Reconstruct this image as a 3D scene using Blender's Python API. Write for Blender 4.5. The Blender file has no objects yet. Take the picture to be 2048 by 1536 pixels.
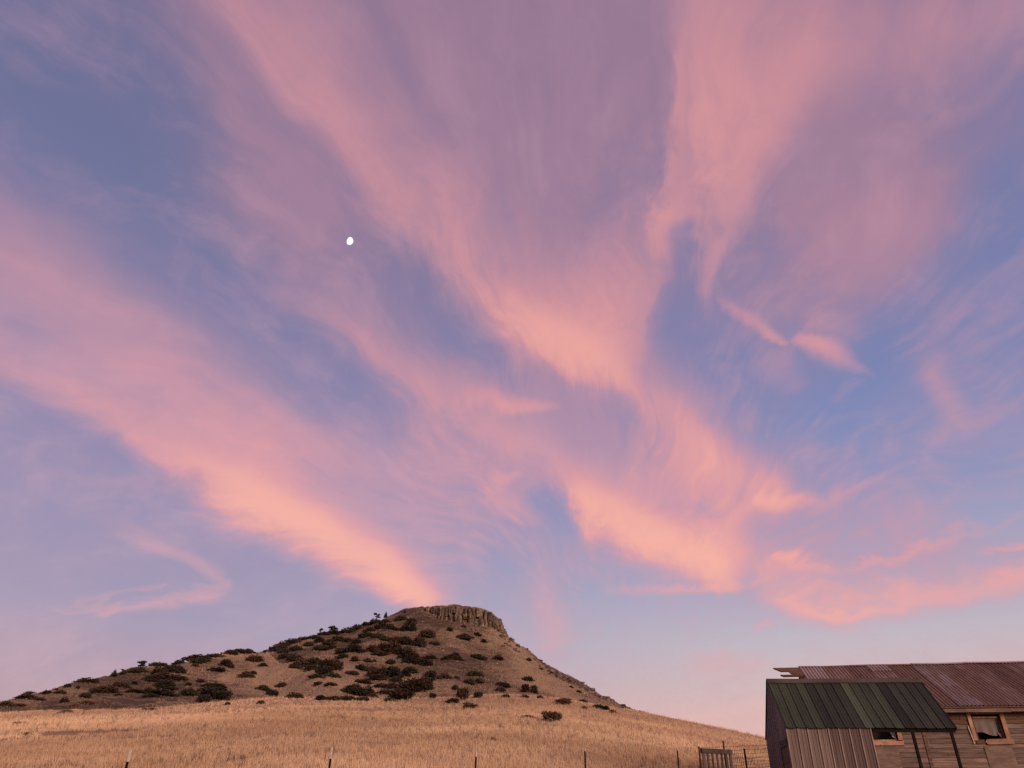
import bpy, math, random
import numpy as np

# ------------------------------------------------------------------ basics
rng = random.Random(7)
NR = np.random.RandomState(11)
SC = bpy.context.scene
COL = SC.collection
R = math.radians

def lin(r, g, b):
    f = lambda c: (c / 255) / 12.92 if c / 255 <= .04045 else ((c / 255 + .055) / 1.055) ** 2.4
    return (f(r), f(g), f(b), 1.0)

# ------------------------------------------------------------------ camera
PITCH, ROLL, FPX, IW, IH = R(31.7), R(1.1), 1419.0, 2048, 1536
Fv = np.array((0, math.cos(PITCH), math.sin(PITCH)))
R0 = np.array((1.0, 0, 0)); U0 = np.array((0, -math.sin(PITCH), math.cos(PITCH)))
Rv = math.cos(ROLL) * R0 + math.sin(ROLL) * U0
Uv = math.cos(ROLL) * U0 - math.sin(ROLL) * R0
EYE = 1.6                                   # eye height above the ground at the camera

def ray(x, y):
    d = Fv + Rv * ((x - IW / 2) / FPX) + Uv * ((IH / 2 - y) / FPX)
    return d / np.linalg.norm(d)

cam_d = bpy.data.cameras.new('camera')
cam_d.sensor_fit = 'HORIZONTAL'; cam_d.sensor_width = 36.0
cam_d.lens = 36.0 * FPX / IW
cam_d.clip_start = .1; cam_d.clip_end = 20000
cam = bpy.data.objects.new('camera', cam_d); COL.objects.link(cam)
from mathutils import Matrix, Vector
cam.matrix_world = Matrix(((Rv[0], Uv[0], -Fv[0], 0), (Rv[1], Uv[1], -Fv[1], 0), (Rv[2], Uv[2], -Fv[2], 0), (0, 0, 0, 1)))
SC.camera = cam
SC.view_settings.view_transform = 'Standard'; SC.view_settings.look = 'None'
SC.view_settings.gamma = 1.0; SC.view_settings.exposure = 0.0
SC.view_settings.use_curve_mapping = False
SC.cycles.use_adaptive_sampling = True; SC.cycles.adaptive_threshold = .012; SC.cycles.adaptive_min_samples = 12
SC.cycles.use_denoising = False
SC.cycles.max_bounces = 5; SC.cycles.diffuse_bounces = 3

# ------------------------------------------------------------------ sun: the last glow, low behind the viewer's right shoulder
SUN_EL, SUN_AZ = 16.0, 148.0                # azimuth clockwise from +Y
sun_d = bpy.data.lights.new('sun', 'SUN'); sun_d.energy = 3.7; sun_d.angle = R(24)
sun_d.color = (1.0, .66, .47)
sun = bpy.data.objects.new('sun', sun_d); COL.objects.link(sun)
sdir = Vector((math.sin(R(SUN_AZ)) * math.cos(R(SUN_EL)), math.cos(R(SUN_AZ)) * math.cos(R(SUN_EL)), math.sin(R(SUN_EL))))
sun.rotation_euler = (-sdir).to_track_quat('-Z', 'Y').to_euler()

# ------------------------------------------------------------------ world: dusk sky with cirrus
W = bpy.data.worlds.new('World'); SC.world = W; W.use_nodes = True
WT = W.node_tree
for n in list(WT.nodes): WT.nodes.remove(n)

class NT:
    """small node-tree helper"""
    def __init__(s, t): s.t = t
    def put(s, sock, v):
        if v is None: return
        if hasattr(v, 'is_linked') or hasattr(v, 'links'): s.t.links.new(v, sock)
        else: sock.default_value = v
    def math(s, op, a, b=None, c=None, clamp=False):
        n = s.t.nodes.new('ShaderNodeMath'); n.operation = op; n.use_clamp = clamp
        s.put(n.inputs[0], a); s.put(n.inputs[1], b); s.put(n.inputs[2], c)
        return n.outputs[0]
    def vmath(s, op, a, b=None, scale=None):
        n = s.t.nodes.new('ShaderNodeVectorMath'); n.operation = op
        s.put(n.inputs[0], a); s.put(n.inputs[1], b)
        if scale is not None: s.put(n.inputs['Scale'], scale)
        return n.outputs['Value'] if op in ('DOT_PRODUCT', 'LENGTH', 'DISTANCE') else n.outputs[0]
    def noise(s, vec, scale, detail=4, rough=.55, dim='3D', dist=0.0, out=0):
        n = s.t.nodes.new('ShaderNodeTexNoise'); n.noise_dimensions = dim
        if vec is not None: s.put(n.inputs['Vector'], vec)
        n.inputs['Scale'].default_value = scale; n.inputs['Detail'].default_value = detail
        n.inputs['Roughness'].default_value = rough; n.inputs['Distortion'].default_value = dist
        return n.outputs[out]
    def ramp(s, f, stops, mode='LINEAR'):
        n = s.t.nodes.new('ShaderNodeValToRGB'); n.color_ramp.interpolation = mode
        e = n.color_ramp.elements
        while len(e) < len(stops): e.new(.5)
        for k, (p, c) in enumerate(stops): e[k].position = p; e[k].color = c
        s.put(n.inputs[0], f); return n.outputs[0]
    def mix(s, f, a, b, mode='MIX'):
        n = s.t.nodes.new('ShaderNodeMix'); n.data_type = 'RGBA'; n.blend_type = mode
        s.put(n.inputs[0], f); s.put(n.inputs[6], a); s.put(n.inputs[7], b)
        return n.outputs[2]
    def remap(s, v, a, b, c, d, kind='SMOOTHSTEP'):
        n = s.t.nodes.new('ShaderNodeMapRange'); n.interpolation_type = kind
        s.put(n.inputs['Value'], v)
        for k, q in zip(('From Min', 'From Max', 'To Min', 'To Max'), (a, b, c, d)): n.inputs[k].default_value = q
        return n.outputs['Result']
    def sep(s, v):
        n = s.t.nodes.new('ShaderNodeSeparateXYZ'); s.put(n.inputs[0], v); return n.outputs
    def comb(s, x, y, z):
        n = s.t.nodes.new('ShaderNodeCombineXYZ')
        for k, q in enumerate((x, y, z)): s.put(n.inputs[k], q)
        return n.outputs[0]

g = NT(WT)
tc = WT.nodes.new('ShaderNodeTexCoord')
D = g.vmath('NORMALIZE', tc.outputs['Generated'])
dx, dy, dz = g.sep(D)[:3]
zc = g.math('MAXIMUM', dz, -.35)
# stereographic chart of the sky dome around the zenith: the whole dome is a disc
k1 = g.math('DIVIDE', 1.0, g.math('ADD', zc, 1.0))
P0 = g.comb(g.math('MULTIPLY', dx, k1), g.math('MULTIPLY', dy, k1), 0.0)
def chart(x, y):
    d = ray(x, y); return np.array((d[0], d[1])) / (1 + max(d[2], -.35))
# the cirrus fans out from low on the horizon: fibres run along rays of that fan
wA = g.vmath('SUBTRACT', g.noise(P0, 4.0, 3, .55, out=1), (.5, .5, .5))
Cf = chart(1270, 1330)
Q = g.vmath('SUBTRACT', g.vmath('ADD', P0, g.vmath('SCALE', wA, scale=.16)), (Cf[0], Cf[1], 0))
rq = g.math('ADD', g.vmath('LENGTH', Q), .03)
nq = g.vmath('SCALE', Q, scale=g.math('DIVIDE', 1.0, rq))
lr = g.math('LOGARITHM', rq, 2.71828)
fib = g.noise(g.vmath('ADD', g.vmath('SCALE', nq, scale=5.5), g.comb(0.0, 0.0, g.math('MULTIPLY', lr, 1.5))), 1.0, 7, .62)
fib2 = g.noise(g.vmath('ADD', g.vmath('SCALE', nq, scale=15.0), g.comb(7.3, 2.1, g.math('MULTIPLY', lr, 4.5))), 1.0, 6, .62)
puff = g.noise(P0, 13.0, 6, .64, dist=.4)
# edges frayed along the fibres, and crinkled finely
nqx, nqy = g.sep(nq)[:2]
fray = g.math('ADD', g.math('MULTIPLY', g.math('SUBTRACT', fib, .5), .09), g.math('MULTIPLY', g.math('SUBTRACT', fib2, .5), .026))
fray = g.math('MULTIPLY', fray, g.remap(rq, .0, .45, .22, 1.0))
perp = g.vmath('SCALE', g.comb(g.math('MULTIPLY', nqy, -1.0), nqx, 0.0), scale=fray)
wB = g.vmath('SUBTRACT', g.noise(P0, 30.0, 5, .65, out=1), (.5, .5, .5))
P = g.vmath('ADD', P0, g.vmath('SCALE', wA, scale=.045))
P = g.vmath('ADD', P, perp)
P = g.vmath('ADD', P, g.vmath('SCALE', wB, scale=.009))
P = g.vmath('MULTIPLY', P, (1, 1, 0))

def stroke(P, pts, kp=1.0, km=1.0, ws=1.7):
    """one band of cloud along a line on the dome; pts = (x, y, half width, density); the running sum rides in P's third component"""
    q = [chart(p[0], p[1]) for p in pts]
    scl = [np.linalg.norm(chart(p[0] + 1, p[1]) - c) for p, c in zip(pts, q)]
    A, B = q[0], q[-1]; L = np.linalg.norm(B - A); t = (B - A) / L; n = np.array((-t[1], t[0]))
    s = [float(np.dot(c - A, t) / L) for c in q]; d = [float(np.dot(c - A, n)) for c in q]
    w = [p[2] * ws * k for p, k in zip(pts, scl)]
    Ks = max(2.4 * max(abs(v) for v in d), 1e-3); wm = max(w) * 1.001
    A2 = A - .5 * Ks * n
    v = g.vmath('SUBTRACT', P, (A2[0], A2[1], 0))
    sv = g.vmath('DOT_PRODUCT', v, (t[0] / L, t[1] / L, 0))
    dv = g.vmath('DOT_PRODUCT', v, (n[0] / Ks, n[1] / Ks, 0))
    cu = WT.nodes.new('ShaderNodeRGBCurve'); g.put(cu.inputs['Color'], sv)
    m = cu.mapping; m.extend = 'HORIZONTAL'
    for ci, vals in ((0, [.5 + a / Ks for a in d]), (1, [a / wm for a in w]), (2, [p[3] for p in pts])):
        cv = m.curves[ci]
        cv.points[0].location = (0.0, vals[0]); cv.points[1].location = (1.0, vals[-1])
        for k in range(1, len(s) - 1): cv.points.new(min(max(s[k], .002 * k), 1 - .002 * (len(s) - k)), vals[k])
        for pt in cv.points: pt.handle_type = 'AUTO_CLAMPED'
    m.update()
    sp = WT.nodes.new('ShaderNodeSeparateColor'); WT.links.new(cu.outputs[0], sp.inputs[0])
    qn = g.math('DIVIDE', g.math('SUBTRACT', dv, sp.outputs[0]), sp.outputs[1])
    qa = g.math('MAXIMUM', g.math('MULTIPLY', qn, kp * Ks / wm), g.math('MULTIPLY', qn, -km * Ks / wm))
    den = g.math('MULTIPLY', g.remap(qa, 0.0, 1.0, 1.0, 0.0), sp.outputs[2])
    return g.vmath('ADD', P, g.comb(0.0, 0.0, den))

VEIL = [
    [(280, -200, 120, 0), (440, 90, 150, .55), (560, 320, 150, .75), (700, 520, 120, .6), (850, 680, 60, 0)],
    [(250, -420, 200, 0), (640, -120, 330, .6), (960, 120, 380, .80), (1060, 330, 350, .80), (1090, 560, 320, .70), (1130, 800, 270, .6), (1180, 1000, 230, .45), (1230, 1180, 120, 0)],
    [(-500, 300, 160, 0), (-150, 480, 190, .75), (60, 580, 190, .85), (300, 720, 180, .8), (560, 870, 150, .75), (760, 1000, 150, .7), (920, 1120, 110, .4), (1000, 1220, 60, 0)],
    [(1500, -420, 300, 0), (1560, -60, 430, .85), (1600, 200, 330, .8), (1640, 420, 230, .62), (1600, 600, 170, .5), (1560, 740, 90, 0)],
    [(1000, 930, 110, 0), (1200, 1000, 150, .6), (1420, 1040, 170, .75), (1650, 1090, 150, .65), (1900, 1130, 100, .5), (2300, 1060, 80, 0)],
    [(1500, 380, 120, 0), (1700, 420, 170, .55), (1860, 390, 120, .45), (2000, 320, 80, 0)],
    [(640, 560, 80, 0), (780, 660, 110, .5), (940, 800, 130, .6), (1080, 900, 120, .5), (1200, 960, 60, 0)],
    [(-300, 1250, 160, 0), (0, 1330, 140, .25), (300, 1350, 100, .12), (600, 1330, 60, 0)],
    [(1020, 1080, 60, 0), (1080, 1180, 60, .35), (1100, 1270, 60, .4), (1090, 1350, 50, 0)],
]
STREAKS = [
    # long band rising from behind the butte
    ([(-420, 560, 70, 0), (-150, 660, 65, .35), (0, 735, 52, .42), (150, 795, 50, .60), (300, 868, 55, .72), (450, 942, 64, .95), (560, 1008, 68, 1.0), (660, 1078, 62, 1.0), (760, 1152, 50, 1.0), (835, 1215, 36, 1.0), (890, 1265, 30, .5), (950, 1320, 20, 0)], (1.15, .85, 1.7)),
    ([(380, 900, 20, 0), (470, 950, 34, .6), (560, 1005, 40, 1.0), (660, 1075, 38, 1.0), (760, 1150, 32, 1.0), (830, 1208, 24, .9), (880, 1250, 12, 0)], (1, 1, 1.6)),
    ([(960, 560, 20, 0), (1060, 645, 34, .8), (1150, 705, 36, 1.0), (1220, 755, 28, .7), (1290, 800, 14, 0)], (1, 1, 1.6)),
    ([(1140, 960, 16, 0), (1220, 1035, 36, .9), (1310, 1090, 38, 1.0), (1400, 1130, 32, .9), (1450, 1160, 12, 0)], (1, 1, 1.6)),
    # paler band above it
    ([(60, 640, 40, 0), (180, 690, 45, .25), (320, 745, 55, .42), (470, 815, 55, .48), (600, 875, 45, .45), (690, 920, 38, .3), (760, 980, 30, 0)], (1.0, 1.0, 1.6)),
    ([(-300, 330, 60, 0), (0, 470, 80, .25), (150, 560, 80, .22), (330, 660, 70, .18), (480, 740, 50, 0)], (1.0, 1.0, 1.6)),
    # main streak from the top down to the bright core
    ([(330, -330, 60, 0), (470, -60, 70, .40), (590, 110, 72, .58), (690, 250, 72, .62), (780, 375, 76, .62), (880, 475, 76, .72), (980, 580, 74, .85), (1080, 662, 68, 1.0), (1170, 722, 62, 1.0), (1260, 790, 55, .70), (1350, 850, 50, .52), (1440, 910, 45, .3), (1540, 960, 40, 0)], (1.35, .72, 1.75)),
    # branch into the core from the upper right
    ([(1360, 360, 30, 0), (1330, 440, 46, .35), (1290, 540, 66, .6), (1245, 625, 72, .75), (1185, 700, 60, .6), (1120, 760, 40, 0)], (.7, 1.3, 1.7)),
    # broad plume top right
    ([(1720, -330, 120, 0), (1640, -40, 130, .45), (1570, 130, 100, .62), (1510, 260, 74, .80), (1465, 365, 48, .85), (1432, 465, 32, .72), (1410, 555, 20, .5), (1395, 640, 14, 0)], (.75, 1.4, 1.7)),
    ([(1410, 40, 18, 0), (1380, 120, 20, .3), (1360, 240, 20, .5), (1352, 350, 22, .45), (1335, 450, 30, .4), (1310, 530, 26, 0)], (1, 1, 1.5)),
    ([(1500, -80, 80, 0), (1460, 60, 85, .35), (1435, 200, 72, .42), (1405, 340, 56, .45), (1375, 450, 40, .4), (1345, 540, 30, 0)], (1, 1, 1.6)),
    ([(1480, 260, 60, 0), (1560, 180, 80, .35), (1740, 95, 95, .42), (1950, 20, 110, .4), (2200, -60, 120, .3), (2500, -120, 120, 0)], (1, 1, 1.5)),
    ([(1760, 260, 8, 0), (1840, 232, 16, .12), (1930, 180, 18, .18), (2060, 85, 18, .15), (2200, 0, 14, 0)], (1, 1, 1.6)),
    ([(1560, 560, 60, 0), (1640, 480, 80, .22), (1760, 420, 80, .24), (1880, 380, 40, 0)], (1, 1, 1.6)),
    # lower middle streaks
    ([(480, 540, 20, 0), (570, 592, 30, .25), (700, 665, 40, .45), (800, 735, 48, .55), (900, 800, 52, .52), (1000, 858, 50, .5), (1090, 905, 40, .35), (1180, 960, 30, 0)], (1, 1, 1.6)),
    ([(900, 772, 18, 0), (970, 790, 20, .5), (1040, 802, 14, .7), (1090, 808, 9, .5), (1125, 812, 6, 0)], (1, 1, 1.5)),
    ([(780, 860, 60, 0), (860, 905, 80, .4), (950, 960, 60, .6), (1005, 1005, 36, .6), (1050, 1038, 18, .5), (1085, 1060, 10, 0)], (1, 1, 1.6)),
    ([(950, 985, 20, 0), (980, 962, 22, .4), (1020, 948, 12, .45), (1060, 932, 7, 0)], (1, 1, 1.5)),
    ([(1260, 780, 30, 0), (1330, 850, 45, .45), (1380, 900, 50, .5), (1420, 960, 45, .45), (1450, 1010, 30, 0)], (1, 1, 1.6)),
    # bright fan low on the right
    ([(1080, 915, 20, 0), (1140, 968, 38, .6), (1205, 1028, 55, 1.0), (1290, 1082, 58, 1.0), (1370, 1122, 52, 1.0), (1430, 1152, 36, .9), (1480, 1185, 18, 0)], (1.25, .8, 1.7)),
    ([(1470, 980, 50, 0), (1450, 1050, 52, .75), (1438, 1110, 46, .8), (1430, 1160, 30, .6), (1420, 1210, 10, 0)], (1, 1, 1.5)),
    ([(1240, 890, 40, 0), (1320, 925, 52, .6), (1400, 950, 55, .72), (1480, 968, 50, .85), (1550, 1000, 38, .7), (1620, 1030, 26, 0)], (1, 1, 1.9)),
    ([(1500, 1000, 14, 0), (1560, 1018, 18, .7), (1650, 1010, 18, .55), (1740, 982, 16, .35), (1830, 950, 12, 0)], (1, 1, 1.6)),
    ([(1460, 1120, 30, 0), (1530, 1160, 50, .6), (1610, 1192, 52, .8), (1700, 1214, 40, .8), (1850, 1204, 30, .75), (1950, 1180, 24, .8), (2060, 1148, 20, .85), (2250, 1090, 16, .4), (2400, 1040, 10, 0)], (1, 1, 2.0)),
    ([(1500, 1190, 20, 0), (1580, 1222, 22, .6), (1660, 1236, 14, .7), (1760, 1232, 12, .4), (1860, 1222, 8, 0)], (1, 1, 1.5)),
    ([(1540, 1128, 8, 0), (1610, 1136, 14, .7), (1700, 1141, 13, .6), (1830, 1120, 10, .5), (1960, 1062, 9, .3), (2100, 1000, 8, 0)], (1, 1, 1.5)),
    ([(1930, 1118, 6, 0), (2000, 1102, 11, .6), (2060, 1086, 15, .85), (2160, 1060, 12, 0)], (1, 1, 1.5)),
    ([(1200, 1186, 6, 0), (1290, 1190, 9, .45), (1390, 1186, 9, .6), (1480, 1172, 8, .45), (1560, 1160, 6, 0)], (1, 1, 1.5)),
    ([(1570, 662, 10, 0), (1605, 684, 20, .9), (1650, 702, 28, 1.0), (1690, 730, 22, 1.0), (1722, 752, 11, .7), (1745, 766, 5, 0)], (1, 1, 1.4)),
    ([(1590, 640, 20, 0), (1640, 640, 34, .35), (1690, 660, 26, .2), (1730, 690, 10, 0)], (1, 1, 1.5)),
    ([(1420, 590, 12, 0), (1460, 622, 14, .5), (1505, 648, 14, .7), (1545, 676, 9, .8), (1572, 690, 5, 0)], (1, 1, 1.4)),
    ([(1500, 700, 20, 0), (1540, 730, 36, .35), (1570, 765, 24, .3), (1600, 790, 10, 0)], (1, 1, 1.5)),
    ([(1870, 690, 20, 0), (1862, 745, 40, .26), (1885, 800, 38, .42), (1900, 835, 36, .3), (1880, 880, 20, .18), (1870, 920, 8, 0)], (1, 1, 1.4)),
    ([(1890, 830, 14, 0), (1940, 850, 30, .3), (1990, 830, 24, .2), (2048, 800, 14, 0)], (1, 1, 1.5)),
    ([(180, 1030, 16, 0), (270, 1062, 20, .2), (360, 1098, 22, .38), (425, 1132, 20, .45), (452, 1160, 14, .35), (470, 1185, 8, 0)], (1, 1, 1.5)),
    ([(470, 1165, 8, 0), (430, 1182, 13, .45), (350, 1202, 12, .5), (260, 1215, 9, .45), (180, 1222, 7, .3), (90, 1224, 5, 0)], (1, 1, 1.5)),
    ([(1340, 1325, 20, 0), (1420, 1325, 30, .35), (1500, 1330, 20, .3), (1580, 1338, 10, 0)], (1, 1, 1.5)),
    ([(1490, 1268, 5, 0), (1525, 1264, 8, .5), (1560, 1262, 6, 0)], (1, 1, 1.5)),
    ([(1080, 1150, 14, 0), (1095, 1210, 24, .25), (1110, 1265, 30, .35), (1100, 1310, 12, 0)], (1, 1, 1.5)),
]
HOLES = [
    [(-200, -250, 100, 0), (40, 20, 190, .85), (260, 230, 150, .8), (420, 420, 60, 0)],
    [(1060, 950, 20, 0), (1095, 1000, 42, .9), (1130, 1050, 44, .8), (1180, 1100, 30, 0)],
    [(1400, 440, 16, 0), (1372, 490, 34, .75), (1360, 530, 20, .5), (1352, 560, 10, 0)],
    [(1330, 560, 20, 0), (1325, 610, 46, .6), (1360, 680, 60, .5), (1440, 720, 60, .4), (1560, 800, 30, 0)],
    [(620, 440, 40, 0), (740, 545, 60, .6), (880, 655, 60, .8), (980, 730, 40, .7), (1070, 785, 16, 0)],
    [(-350, 20, 150, 0), (0, 250, 150, .8), (250, 420, 110, .7), (450, 570, 80, .6), (650, 740, 70, .5), (780, 850, 50, 0)],
    [(1020, 1080, 30, 0), (1010, 1140, 60, .6), (1000, 1200, 40, 0)],
    [(1780, 560, 60, 0), (1760, 720, 80, .7), (1700, 820, 90, .8), (1560, 880, 50, 0)],
    [(1950, 250, 60, 0), (2000, 430, 110, .8), (2030, 600, 120, .7), (2000, 760, 60, 0)],
]

for p in VEIL: P = stroke(P, p, ws=1.5)
veil = g.sep(P)[2]
for p, k in STREAKS: P = stroke(P, p, k[0], k[1], k[2] * 1.14)
both = g.sep(P)[2]; streak = g.math('SUBTRACT', both, veil)
for p in HOLES: P = stroke(P, p)
holes = g.math('SUBTRACT', g.sep(P)[2], both)

# cirrus that goes on over the rest of the dome: same wind, same make, wherever the drawn bands do not reach
front = g.remap(dy, .05, .45, 1.0, 0.0)
more = g.math('MULTIPLY', g.remap(fib, .42, .72, 0.0, .7), front)
more_v = g.math('MULTIPLY', g.remap(puff, .3, .7, .25, .8), front)

T1 = g.remap(fib, .30, .70, 0, 1, 'LINEAR'); T2 = g.remap(fib2, .30, .70, 0, 1, 'LINEAR'); T3 = g.remap(puff, .30, .72, 0, 1, 'LINEAR')
V = g.math('ADD', g.math('ADD', veil, more_v), .28)
V = g.math('MULTIPLY', V, g.math('ADD', .50, g.math('ADD', g.math('MULTIPLY', T2, .55), g.math('MULTIPLY', T3, .35))))
V = g.math('MULTIPLY', V, g.math('SUBTRACT', 1.0, g.math('MULTIPLY', holes, .8), clamp=True))
V = g.math('MINIMUM', g.math('MAXIMUM', V, 0.0), .95)
S = g.math('ADD', g.math('ADD', streak, more), g.math('MULTIPLY', V, .10))
tex = g.math('ADD', g.math('MULTIPLY', T1, .65), g.math('ADD', g.math('MULTIPLY', T2, .36), g.math('MULTIPLY', T3, .28)))
S = g.math('MULTIPLY', S, g.math('ADD', .34, tex))
S = g.math('MULTIPLY', S, g.math('SUBTRACT', 1.0, g.math('MULTIPLY', holes, .85), clamp=True))
S = g.math('SUBTRACT', 1.0, g.math('POWER', 2.71828, g.math('MULTIPLY', S, -1.22)))
wisp = g.math('MULTIPLY', g.remap(g.math('ADD', g.math('MULTIPLY', fib2, .6), g.math('MULTIPLY', puff, .4)), .46, .70, 0.0, .42), g.remap(dz, .08, .35, .35, 1.0))

side = g.remap(g.math('ADD', dx, g.math('MULTIPLY', dy, -.15)), -.62, .32, 0.0, 1.0)
base_l = g.ramp(dz, [(0, lin(162, 128, 148)), (.10, lin(156, 127, 153)), (.20, lin(145, 134, 168)), (.32, lin(135, 128, 167)), (.50, lin(120, 118, 160)), (.68, lin(103, 106, 146)), (.9, lin(98, 100, 138))])
base_r = g.ramp(dz, [(0, lin(244, 186, 172)), (.115, lin(230, 184, 177)), (.15, lin(210, 184, 184)), (.195, lin(190, 184, 193)), (.26, lin(160, 167, 194)), (.36, lin(130, 143, 187)), (.50, lin(113, 126, 175)), (.68, lin(112, 116, 160)), (.9, lin(108, 110, 148))])
sky = g.mix(side, base_l, base_r)
veil_c = g.ramp(dz, [(0, lin(192, 148, 158)), (.2, lin(190, 152, 172)), (.4, lin(176, 138, 166)), (.65, lin(159, 122, 148)), (.9, lin(148, 116, 142))])
sky = g.mix(V, sky, veil_c)
sky = g.mix(wisp, sky, g.mix(.5, veil_c, lin(205, 160, 180)))
low = g.ramp(S, [(0, lin(208, 158, 170)), (.40, lin(222, 154, 160)), (.66, lin(244, 158, 151)), (1, lin(253, 177, 154))])
high = g.ramp(S, [(0, lin(172, 126, 150)), (.5, lin(206, 142, 153)), (1, lin(232, 156, 152))])
st_c = g.mix(g.remap(dz, .25, .85, 0.0, 1.0, 'LINEAR'), low, high)
sky = g.mix(g.math('MULTIPLY', S, .95), sky, st_c)

nis = WT.nodes.new('ShaderNodeTexSky'); nis.sky_type = 'NISHITA'; nis.sun_disc = False
nis.sun_elevation = R(SUN_EL) * .25; nis.sun_rotation = R(SUN_AZ)
bg1 = WT.nodes.new('ShaderNodeBackground'); WT.links.new(nis.outputs[0], bg1.inputs[0]); bg1.inputs[1].default_value = .03
bg2 = WT.nodes.new('ShaderNodeBackground'); WT.links.new(sky, bg2.inputs[0]); bg2.inputs[1].default_value = .96
addn = WT.nodes.new('ShaderNodeAddShader'); WT.links.new(bg1.outputs[0], addn.inputs[0]); WT.links.new(bg2.outputs[0], addn.inputs[1])
outw = WT.nodes.new('ShaderNodeOutputWorld'); WT.links.new(addn.outputs[0], outw.inputs[0])
W.cycles.sampling_method = 'MANUAL'; W.cycles.sample_map_resolution = 512


# ------------------------------------------------------------------ helpers
def link(o, parent=None):
    COL.objects.link(o)
    if parent is not None: o.parent = parent
    return o

def tag(o, label=None, cat=None, group=None, kind=None):
    for k, v in (('label', label), ('category', cat), ('group', group), ('kind', kind)):
        if v: o[k] = v
    return o

def empty(name, loc=(0, 0, 0), rz=0.0):
    o = bpy.data.objects.new(name, None); o.empty_display_size = .3
    o.location = [float(v) for v in loc]; o.rotation_euler = (0, 0, rz)
    return link(o)

def mesh_obj(name, verts, faces, mats=None, parent=None, smooth=False, face_mat=None):
    me = bpy.data.meshes.new(name); me.from_pydata([tuple(map(float, v)) for v in verts], [], faces)
    if mats is not None:
        for m in (mats if isinstance(mats, (list, tuple)) else [mats]): me.materials.append(m)
    if face_mat is not None: me.polygons.foreach_set('material_index', face_mat)
    if smooth: me.polygons.foreach_set('use_smooth', [True] * len(me.polygons))
    me.update()
    return link(bpy.data.objects.new(name, me), parent)

def tri_mesh(name, V, F, mats=None, smooth=False, attrs=None):
    """fast mesh from numpy arrays (faces all of one size)"""
    me = bpy.data.meshes.new(name); k = F.shape[1]
    me.vertices.add(len(V)); me.vertices.foreach_set('co', V.astype(np.float32).ravel())
    me.loops.add(F.size); me.loops.foreach_set('vertex_index', F.astype(np.int32).ravel())
    me.polygons.add(len(F)); me.polygons.foreach_set('loop_start', np.arange(0, F.size, k, dtype=np.int32))
    me.polygons.foreach_set('loop_total', np.full(len(F), k, dtype=np.int32))
    if smooth: me.polygons.foreach_set('use_smooth', np.ones(len(F), dtype=bool))
    for nm, a in (attrs or {}).items():
        at = me.attributes.new(nm, 'FLOAT', 'POINT'); at.data.foreach_set('value', a.astype(np.float32))
    if mats is not None: me.materials.append(mats)
    me.update(calc_edges=True); me.validate()
    return me

class MB:
    """collects boxes, bars and sheets for one mesh"""
    def __init__(s): s.v = []; s.f = []; s.m = []
    def add(s, v, f, m=0):
        o = len(s.v); s.v += [tuple(map(float, q)) for q in v]; s.f += [tuple(i + o for i in q) for q in f]; s.m += [m] * len(f)
    def box(s, x0, x1, y0, y1, z0, z1, j=0.0, m=0):
        v = [(x + rng.uniform(-j, j), y + rng.uniform(-j, j), z + rng.uniform(-j, j)) for z in (z0, z1) for y in (y0, y1) for x in (x0, x1)]
        s.add(v, [(0, 2, 3, 1), (4, 5, 7, 6), (0, 1, 5, 4), (2, 6, 7, 3), (0, 4, 6, 2), (1, 3, 7, 5)], m)
    def bar(s, a, b, r, n=6, r2=None, m=0):
        a = np.array(a, float); b = np.array(b, float); t = b - a; t /= np.linalg.norm(t)
        u = np.cross(t, (0, 0, 1) if abs(t[2]) < .9 else (1, 0, 0)); u /= np.linalg.norm(u); w = np.cross(t, u)
        r2 = r if r2 is None else r2
        v = [p + (u * math.cos(2 * math.pi * k / n) + w * math.sin(2 * math.pi * k / n)) * q for p, q in ((a, r), (b, r2)) for k in range(n)]
        f = [(k, (k + 1) % n, n + (k + 1) % n, n + k) for k in range(n)] + [tuple(range(n))[::-1], tuple(range(n, 2 * n))]
        s.add(v, f, m)
    def build(s, name, mats, parent=None, smooth=False):
        return mesh_obj(name, s.v, s.f, mats, parent, smooth, s.m)

def fbm(x, y, scale, octv=4, seed=0, rough=.5):
    """value noise in numpy, about -1..1"""
    x = np.asarray(x, float); y = np.asarray(y, float); out = np.zeros(np.broadcast(x, y).shape); amp = 1.0; tot = 0
    tab = np.random.RandomState(1000 + seed).rand(256 * 256).reshape(256, 256) * 2 - 1
    for o in range(octv):
        u = x / scale * 2 ** o + 31.7 * o; v = y / scale * 2 ** o + 17.3 * o
        i = np.floor(u).astype(int); j = np.floor(v).astype(int); fu = u - i; fv = v - j
        fu = fu * fu * (3 - 2 * fu); fv = fv * fv * (3 - 2 * fv)
        a, b, c, d = tab[i & 255, j & 255], tab[(i + 1) & 255, j & 255], tab[i & 255, (j + 1) & 255], tab[(i + 1) & 255, (j + 1) & 255]
        out += amp * ((a * (1 - fu) + b * fu) * (1 - fv) + (c * (1 - fu) + d * fu) * fv); tot += amp; amp *= rough
    return out / tot * 1.6

# ------------------------------------------------------------------ materials
def new_mat(name):
    m = bpy.data.materials.new(name); m.use_nodes = True
    t = m.node_tree; b = t.nodes['Principled BSDF']
    return m, NT(t), b

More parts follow.
